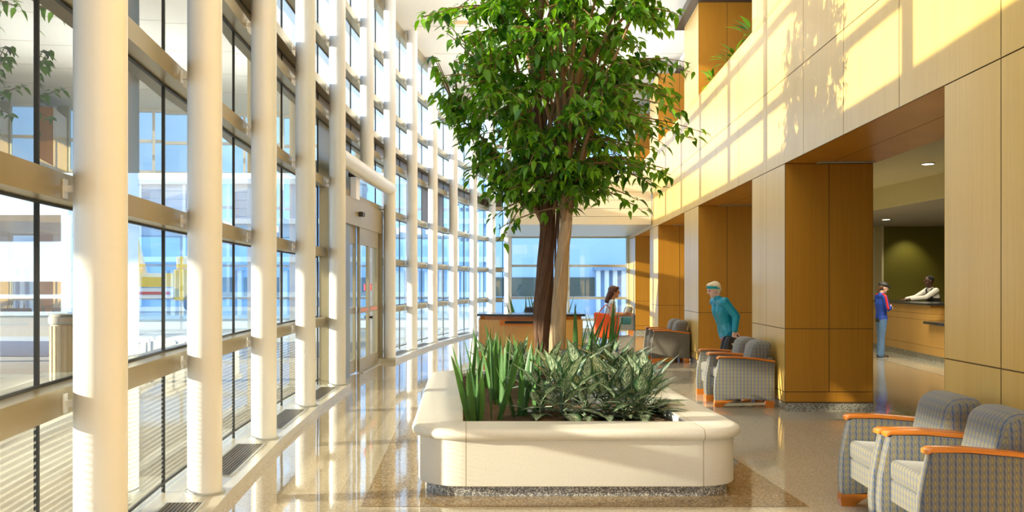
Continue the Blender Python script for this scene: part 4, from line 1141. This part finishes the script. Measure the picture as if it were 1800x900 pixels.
# woman with orange bag, walking to the right
F = Fig(1.53, lean=.13, head=.10, legs=((-.34, .02), (.30, .15)))
wb = empty('person', (2.72, 16.9, 0), -.06, 'walking person with long brown hair, white sleeveless top and blue jeans', 'person')
F.arm = [(F.sh[0]+V((.02, .05, -.26)), F.sh[0]+V((.24, -.08, -.25))), (F.sh[1]+V((-.04, -.10, -.25)), F.sh[1]+V((.22, .0, -.22)))]
F.palm = [(0, 1, .3), (0, 1, .3)]; F.thumb = [-1, 1]; F.curl = [.8, .8]
F.skin(M_skin1, wb)
bm = bmesh.new(); F.torso(bm, .009); hull_caps(bm, F.pel+V((0, .05, 0)), .105, F.pel+V((0, -.05, 0)), .105)
remesh(bm, 'sleeveless_top', simple('pale_top', (.62, .68, .70), .7), wb, .009, 3)
bm = bmesh.new(); F.legs_(bm, .005, .015, .98); hull_caps(bm, F.pel+V((0, .05, -.03)), .10, F.pel+V((0, -.05, -.03)), .10)
remesh(bm, 'jeans', simple('denim', (.09, .14, .25), .8, var=.25, scale=20), wb, .010, 3)
hd = lambda *p: F.head+F.RH @ (V(p)*(F.H/1.7))
bm = bmesh.new(); add_ell(bm, hd(-.03, 0, .035), (.096, .088, .09), F.RH); hull_caps(bm, hd(-.06, .035, 0), .065, hd(-.13, .03, -.20), .048); hull_caps(bm, hd(-.06, -.035, 0), .065, hd(-.13, -.03, -.20), .048); add_ell(bm, hd(.03, 0, .085), (.06, .068, .034), F.RH)
remesh(bm, 'hair', simple('brown_hair', (.075, .022, .012), .5, var=.3, scale=30), wb, .010, 2)
F.shoes(simple('shoe_tan', (.25, .15, .08), .6), wb)
ob = empty('tote_bag', (2.66, 16.69, .56), -.06, 'large orange tote bag on the arm of the walking person', 'bag')
def tote(co):
    return V((co.x*(1.05-.25*(.4-co.z) if co.z < .4 else 1.0)+.10*(.42-co.z)*0, co.y*(1.2-1.1*max(0, co.z-.05)), co.z-.05*(co.x > .1)))
bm_obj(cushion(-.24, .22, -.042, .042, 0, .46, .035), 'bag_body', simple('orange_fabric', (.78, .10, .012), .6, var=.1), ob, tote)
m = MB(); m.tube([(-.16, .0, .42), (-.10, -.01, .52), (-.02, -.03, .60), (.06, -.01, .52), (.12, .0, .42)], .011, 8); m.build('strap', simple('strap_orange', (.55, .07, .01), .6), ob)
hh = (V(F.arm[0][1])+V(F.arm[1][1]))/2
pk = empty('bundle', Matrix.Rotation(-.06, 3, 'Z') @ (hh+V((.05, 0, -.12)))+V((2.72, 16.9, 0)), -.06, 'teal striped bundle held in the hands of the walking person', 'bundle')
bm_obj(cushion(-.11, .08, -.06, .06, -.06, .09, .045), 'cloth', simple('teal_stripe', (.08, .30, .34), .7, var=.6, scale=30, stretch=(1, 1, 6)), pk)

# customer at the counter in a blue jacket and cap, arms folded
F = Fig(1.58, lean=-.03, head=.22, legs=((.02, .03), (-.06, .02)))
cu = empty('person', (8.78, 19.05, 0), -.05, 'customer in black cap, blue jacket with red sleeve stripe and jeans at the counter', 'person')
F.arm = [(F.sh[0]+V((.06, .05, -.25)), F.sh[0]+V((.17, -.16, -.24))), (F.sh[1]+V((.06, -.05, -.25)), F.sh[1]+V((.18, .14, -.21)))]
F.palm = [(1, 0, 0), (1, 0, 0)]; F.thumb = [1, 1]; F.curl = [.5, .5]
F.skin(M_skin2, cu)
bm = bmesh.new(); F.torso(bm, .010); F.arms(bm, .010, .95); hull_caps(bm, F.neck, .06, F.neck+V((.01, 0, .035)), .056)
remesh(bm, 'jacket', simple('royal_blue', (.010, .055, .45), .6, var=.1), cu, .009, 3)
for i in (0, 1):
    m = MB(); el = V(F.arm[i][0]); s0 = F.sh[i]; sg = 1 if i == 0 else -1
    q = V((.0, sg*.04, .035)); pts = [s0+V((-.02, -sg*.03, .062)), s0+V((0, sg*.052, .03)), s0.lerp(el, .5)+V((-.005, sg*.05, .004)), el+V((-.01, sg*.046, 0))]
    m.tube(smooth_path([p+V((0, -sg*.009, -.006)) for p in pts], 4), .024, 8); m.build('sleeve_stripe', simple('stripe_red', (.55, .012, .02), .6), cu, smooth=True)
m = MB(); ov = lambda rx, ry, z: [F.pel+V((rx*math.cos(2*PI*i/32), ry*math.sin(2*PI*i/32), z)) for i in range(32)]
m.loops([ov(.108, .155, -.075), ov(.112, .160, -.07), ov(.110, .155, .0)], close_first=True, close_last=True); m.build('shirt_hem', M_seal, cu, smooth=40)
bm = bmesh.new(); F.legs_(bm, .006, .03, 1.02); hull_caps(bm, F.pel+V((0, .05, -.045)), .098, F.pel+V((0, -.05, -.045)), .098)
remesh(bm, 'jeans', simple('denim_light', (.10, .20, .43), .8, var=.3, scale=16), cu, .010, 3)
hd = lambda *p: F.head+F.RH @ (V(p)*(F.H/1.7))
bm = bmesh.new(); add_ell(bm, hd(-.04, 0, .0), (.072, .08, .07), F.RH); hull_caps(bm, hd(-.07, 0, -.03), .05, hd(-.08, 0, -.09), .03)
remesh(bm, 'hair', simple('brown_hair2', (.10, .05, .025), .6), cu, .010, 2)
bm = bmesh.new(); add_ell(bm, hd(-.01, 0, .06), (.108, .09, .072), F.RH); hull_caps(bm, hd(.085, .04, .045), .016, hd(.165, .025, .030), .010); hull_caps(bm, hd(.085, -.04, .045), .016, hd(.165, -.025, .030), .010); hull_caps(bm, hd(.12, .03, .042), .012, hd(.12, -.03, .042), .012); hull_caps(bm, hd(.16, .022, .032), .010, hd(.16, -.022, .032), .010)
remesh(bm, 'cap', M_seal, cu, .008, 2)
F.shoes(M_dark, cu)

# attendant behind the counter, arms out on the stone top
F = Fig(1.76, lean=.30, head=-.05, legs=((.0, .0), (-.04, .0)))
at_ = empty('person', (10.72, 20.5, 0), PI, 'attendant in white shirt and black vest behind the counter, reaching over it', 'person')
F.arm = [(F.sh[0]+V((.24, .02, -.15)), None), (F.sh[1]+V((.24, -.02, -.15)), None)]
F.arm = [(F.arm[i][0], V((F.sh[i].x+.52, F.sh[i].y*.55, 1.195))) for i in (0, 1)]
F.palm = [(0, 0, 1), (0, 0, 1)]; F.thumb = [1, -1]; F.curl = [.12, .12]
F.skin(M_skin3, at_)
bm = bmesh.new(); F.torso(bm, .006); F.arms(bm, .014, .93); hull_caps(bm, F.neck, .064, F.neck+V((.008, 0, .018)), .060)
remesh(bm, 'shirt', simple('white_shirt', (.72, .72, .68), .7), at_, .009, 3)
bm = bmesh.new(); F.torso(bm, .012)
v_ = remesh(bm, 'vest', simple('black_vest', (.015, .015, .017), .7), at_, .009, 3)
bm = bmesh.new(); bm.from_mesh(v_.data)
nb = F.neck; kill = []
for f in bm.faces:
    c_ = f.calc_center_median(); q = c_-nb
    if abs(c_.y) > .145 and c_.z > F.chest.z-.02: kill.append(f)
    elif q.x > .02 and c_.z > F.chest.z-.02 and abs(c_.y) < .02+.28*(c_.z-F.chest.z+.02): kill.append(f)
    elif c_.z > nb.z+.03: kill.append(f)
bmesh.ops.delete(bm, geom=kill, context='FACES'); bm.to_mesh(v_.data); bm.free()
bm = bmesh.new(); F.legs_(bm, .01, .012, .98); hull_caps(bm, F.pel+V((0, .05, -.03)), .105, F.pel+V((0, -.05, -.03)), .105)
remesh(bm, 'trousers', MATS['black_cloth'], at_, .011, 3)
hd = lambda *p: F.head+F.RH @ (V(p)*(F.H/1.7))
bm = bmesh.new(); add_ell(bm, hd(-.014, 0, .038), (.097, .083, .088), F.RH)
remesh(bm, 'hair', simple('black_hair', (.012, .010, .010), .9), at_, .009, 2)
m = MB(); tp = F.chest+F.R @ V((.115, 0, .13)); m.tube([tp, tp+V((.0, 0, -.05)), tp+V((-.01, 0, -.20))], [.02, .016, .03], 8); m.build('tie', M_seal, at_)
F.shoes(M_dark, at_)

# ------------------------------------------------------------------ outside
m = MB(); m.quad((-90, -40, -.04), (60, -40, -.04), (60, 120, -.04), (-90, 120, -.04)); struct(m.build('ground', simple('pavement', (.55, .51, .43), .9, var=.15, scale=2)))
m = MB(); m.quad((-60, 21, -.03), (-2.6, 19.5, -.03), (-2.4, 24.5, -.03), (-60, 27, -.03)); struct(m.build('road', simple('asphalt', (.13, .15, .19), .8, var=.1)))
# entrance canopy over the drive
cp = empty('entrance_canopy', (-8, 5, 4.05), 0, 'wide flat dark canopy over the drive outside the glass wall', 'canopy')
m = MB(); yl = [-12+i*1.36 for i in range(25)]
for a, b in zip(yl[:-1], yl[1:]): m.hexa([(-13+8, a-5), (arcx(a)-.38+8, a-5), (arcx(b)-.38+8, b-5), (-13+8, b-5)], 0, .32)
m.build('deck', simple('canopy_soffit', (.075, .062, .05), .6), cp)
m = MB(); m.box(-5.06, -5, -17, 15.6, -.02, .36); m.build('fascia', M_alu2, cp)
for y in (-13, -1, 13):
    m = MB(); m.cyl((-4.6, y), .2, -4.09, 0, 24); m.build('post', M_white, cp, smooth=40)
# white building with ribbon windows at far left
wbd = empty('office_building', (-22, 37, 0), 0, 'white office building with dark ribbon windows seen through the left glass', 'building')
m = MB(); m.box(-16, 6.0, 0, 8, 0, 9.0); m.build('wall', simple('white_cladding', (.80, .84, .86), .6, var=.03), wbd)
Z = lambda y_: EYE+(PY-y_)*37/K
for q, (y0, y1) in enumerate(((424, 378), (517, 495), (552, 525), (300, 255))):
    for kx in range(5):
        x0 = -15.4+kx*4.25; m = MB(); m.box(x0, x0+4.1, -.03, .0, max(Z(y0), .05), Z(y1)); m.build('window', simple('dark_glazing', (.16, .12, .10), .15, var=.5, scale=1.5), wbd)
m = MB(); m.box(5.95, 6.25, -.3, 0, 0, 4.3); m.build('corner_post', M_white, wbd)
# low planter wall with shrubs
lw_ = empty('garden_wall', (-14.5, 27.4, 0), 0, 'low pale stone wall across the road at far left', 'wall')
m = MB(); m.box(-8, 2.6, 0, .5, -.04, .58); m.build('wall_body', simple('wall_stone', (.62, .56, .46), .8), lw_)
m = MB(); m.box(-8.05, 2.65, -.05, .55, .58, .68); m.build('coping', simple('coping_white', (.78, .76, .7), .7), lw_)
for i, x in enumerate((-15.6, -14.2, -12.8)):
    r = random.Random(900+i); mb = MB()
    for q in range(120):
        a = r.uniform(0, 2*PI); d = V((math.cos(a)*r.uniform(.1, .8), math.sin(a)*r.uniform(.1, .8), 1))
        leaf_shape(mb, V((r.uniform(-.3, .3), r.uniform(-.15, .15), 0)), d, V((-math.cos(a), -math.sin(a), .4)), r.uniform(.4, .8), .07, curl=.2, fold=.2, tone=r.uniform(0, 1), seg=3)
    o = mb.build('shrub', M_grass, tone=True); o.location = (x, 29.0, -.04); tag(o, ['left shrub behind the low wall across the road', 'middle shrub behind the low wall across the road', 'right shrub behind the low wall across the road'][i], 'shrub', 'shrubs behind the low wall')
bo = empty('litter_bin', (-6.35, 14.45, -.04), 0, 'ribbed cream round litter bin outside behind the nearest column', 'bin')
m = MB(); m.lathe([(.15, 0), (.17, .02), (.17, .93), (.15, .95)], n=24); m.build('body', simple('bin_cream', (.74, .70, .58), .6), bo, smooth=40)
for k in range(14):
    a = 2*PI*k/14; m = MB(); m.bar((.172*math.cos(a), .172*math.sin(a), .06), (.172*math.cos(a), .172*math.sin(a), .92), .035, .03, up=V((math.cos(a), math.sin(a), 0))); m.build('rib', simple('bin_rib', (.80, .76, .62), .6), bo)
m = MB(); m.lathe([(.19, .95), (.2, .97), (.2, 1.06), (.16, 1.10), (.0, 1.11)], n=24); m.build('lid', simple('bin_lid', (.80, .78, .70), .6), bo, smooth=40)
# yellow truck parked across the road
tk = empty('utility_truck', (-18.5, 50, 0), 0, 'yellow utility truck with raised boom parked outside beyond the glass', 'truck')
M_yel = simple('truck_yellow', (.80, .52, .02), .4); M_tyre = simple('tyre', (.02, .02, .02), .8)
m = MB(); m.box(-4, 3, -1.1, 1.1, 1.35, 2.1); m.box(-4, 3, -1.15, 1.15, .75, 1.3, 1); m.build('body', [M_yel, simple('truck_white', (.75, .72, .70), .5)], tk)
m = MB(); m.box(3, 5, -1.1, 1.1, .6, 2.3); m.hexa([(3.1, -1), (4.3, -1), (4.3, 1), (3.1, 1)], 2.3, 3.0); m.build('cab', M_yel, tk, bevel=.1)
m = MB(); m.box(-3.8, 2.8, -1.17, -1.15, .95, 1.1); m.build('stripe', simple('truck_red', (.6, .05, .04), .5), tk)
m = MB(); m.bar((1, 0, 2.0), (.3, 0, 4.6), .4, .4); m.bar((-1, 0, 2.0), (.3, 0, 4.6), .3, .3); m.build('boom', M_yel, tk)
for x in (-2.8, -1.6, 4.0):
    for s in (-1, 1):
        m = MB(); m.tube([(x, s*.8, .5), (x, s*1.12, .5)], .5, 20); m.build('wheel', M_tyre, tk)
# pale blue glass building past the far bays, and the one behind the end window
gb_ = empty('glass_building', (-9, 62, 0), 0, 'pale blue glass building beyond the far left bays', 'building')
M_bg = simple('blue_glass', (.20, .36, .60), .25, var=.4, scale=.35, stretch=(1, 1, 2.5)); M_bgw = simple('blue_white', (.50, .64, .80), .5)
m = MB(); m.box(-40, 15, 0, 12, -.04, 8.5); m.build('facade', M_bg, gb_)
for z in (.6, 3.0, 5.6, 8.3): m = MB(); m.box(-40, 15.1, -.2, 0, z, z+.35); m.build('floor_band', M_bgw, gb_)
m = MB()
for k in range(17): m.box(-40+k*3, -39.8+k*3, -.1, 0, 0, 8.4)
m.build('fins', M_bgw, gb_)
eb = empty('warehouse_building', (8, 46, 0), 0, 'pale blue building with dark louvre band outside the end window', 'building')
m = MB(); m.box(-6.5, 14, 0, 10, -.04, 11); m.build('facade', simple('pale_blue_wall', (.42, .60, .84), .6, var=.08, scale=.5), eb)
m = MB(); m.box(-6.4, -1.3, -.06, 0, .9, 1.85)
m.build('louvre_band', simple('louvre', (.07, .10, .09), .5, var=.5, scale=6, stretch=(.3, 1, 14)), eb)
m = MB(); m.box(-1.4, 2.6, -.6, -.02, 2.2, 2.36); m.build('canopy_edge', simple('edge_blue', (.22, .34, .50), .5), eb)
for k in range(9):
    m = MB(); m.cyl((-1.15+k*.42, -.3), .12, -.04, 2.2, 12); m.build('fluted_post', simple('post_white', (.85, .86, .88), .5), eb, smooth=40)

# ------------------------------------------------------------------ light
sun = bpy.data.lights.new('sun', 'SUN'); sun.energy = 9.0; sun.color = (1.0, .84, .58); sun.angle = .012
so = bpy.data.objects.new('sun', sun); C.objects.link(so)
so.rotation_euler = V((1, .166, -.212)).to_track_quat('-Z', 'Y').to_euler()
w = bpy.data.worlds.new('sky'); sc.world = w; w.use_nodes = True
nt = w.node_tree; bgn = nt.nodes['Background']
tc = nd(nt, 'ShaderNodeTexCoord'); sp = nd(nt, 'ShaderNodeSeparateXYZ'); nt.links.new(tc.outputs['Generated'], sp.inputs[0])
cr = nd(nt, 'ShaderNodeValToRGB'); e = cr.color_ramp.elements
e[0].position = .0; e[0].color = (.80, .86, .90, 1); e[1].position = .6; e[1].color = (.38, .62, .95, 1)
x = e.new(.2); x.color = (.66, .82, .97, 1)
nt.links.new(sp.outputs[2], cr.inputs['Fac']); nt.links.new(cr.outputs[0], bgn.inputs[0]); bgn.inputs[1].default_value = 2.0
# added fill lights facing up, no fixtures, to brighten the lobby ceiling
for x, y in ((1.4, 0), (1.6, 7.5), (1.9, 15), (2.6, 22)):
    l = bpy.data.lights.new('ceiling_fill', 'AREA'); l.shape = 'RECTANGLE'; l.size = 2.5; l.size_y = 5; l.energy = 185; l.color = (1, .97, .92)
    o = bpy.data.objects.new('ceiling_fill', l); C.objects.link(o); o.location = (x, y, 5.0); o.rotation_euler = (PI, 0, 0)
# ------------------------------------------------------------------ camera
cam = bpy.data.cameras.new('camera'); cam.sensor_width = 36; cam.lens = K/1800*36
cam.shift_x = (900-PX)/1800; cam.shift_y = (PY-450)/1800; cam.clip_start = .05; cam.clip_end = 400
co = bpy.data.objects.new('camera', cam); C.objects.link(co); co.location = (0, 0, EYE); co.rotation_euler = (PI/2, 0, 0)
sc.camera = co
sc.view_settings.view_transform = 'Standard'; sc.view_settings.exposure = 0.5; sc.view_settings.use_white_balance = True; sc.view_settings.white_balance_temperature = 6000; sc.view_settings.look = 'None'
sc.cycles.max_bounces = 10; sc.cycles.transparent_max_bounces = 32; sc.cycles.diffuse_bounces = 5; sc.cycles.glossy_bounces = 5
sc.cycles.caustics_reflective = False; sc.cycles.caustics_refractive = False; sc.cycles.sample_clamp_indirect = 8
sc.cycles.use_denoising = True
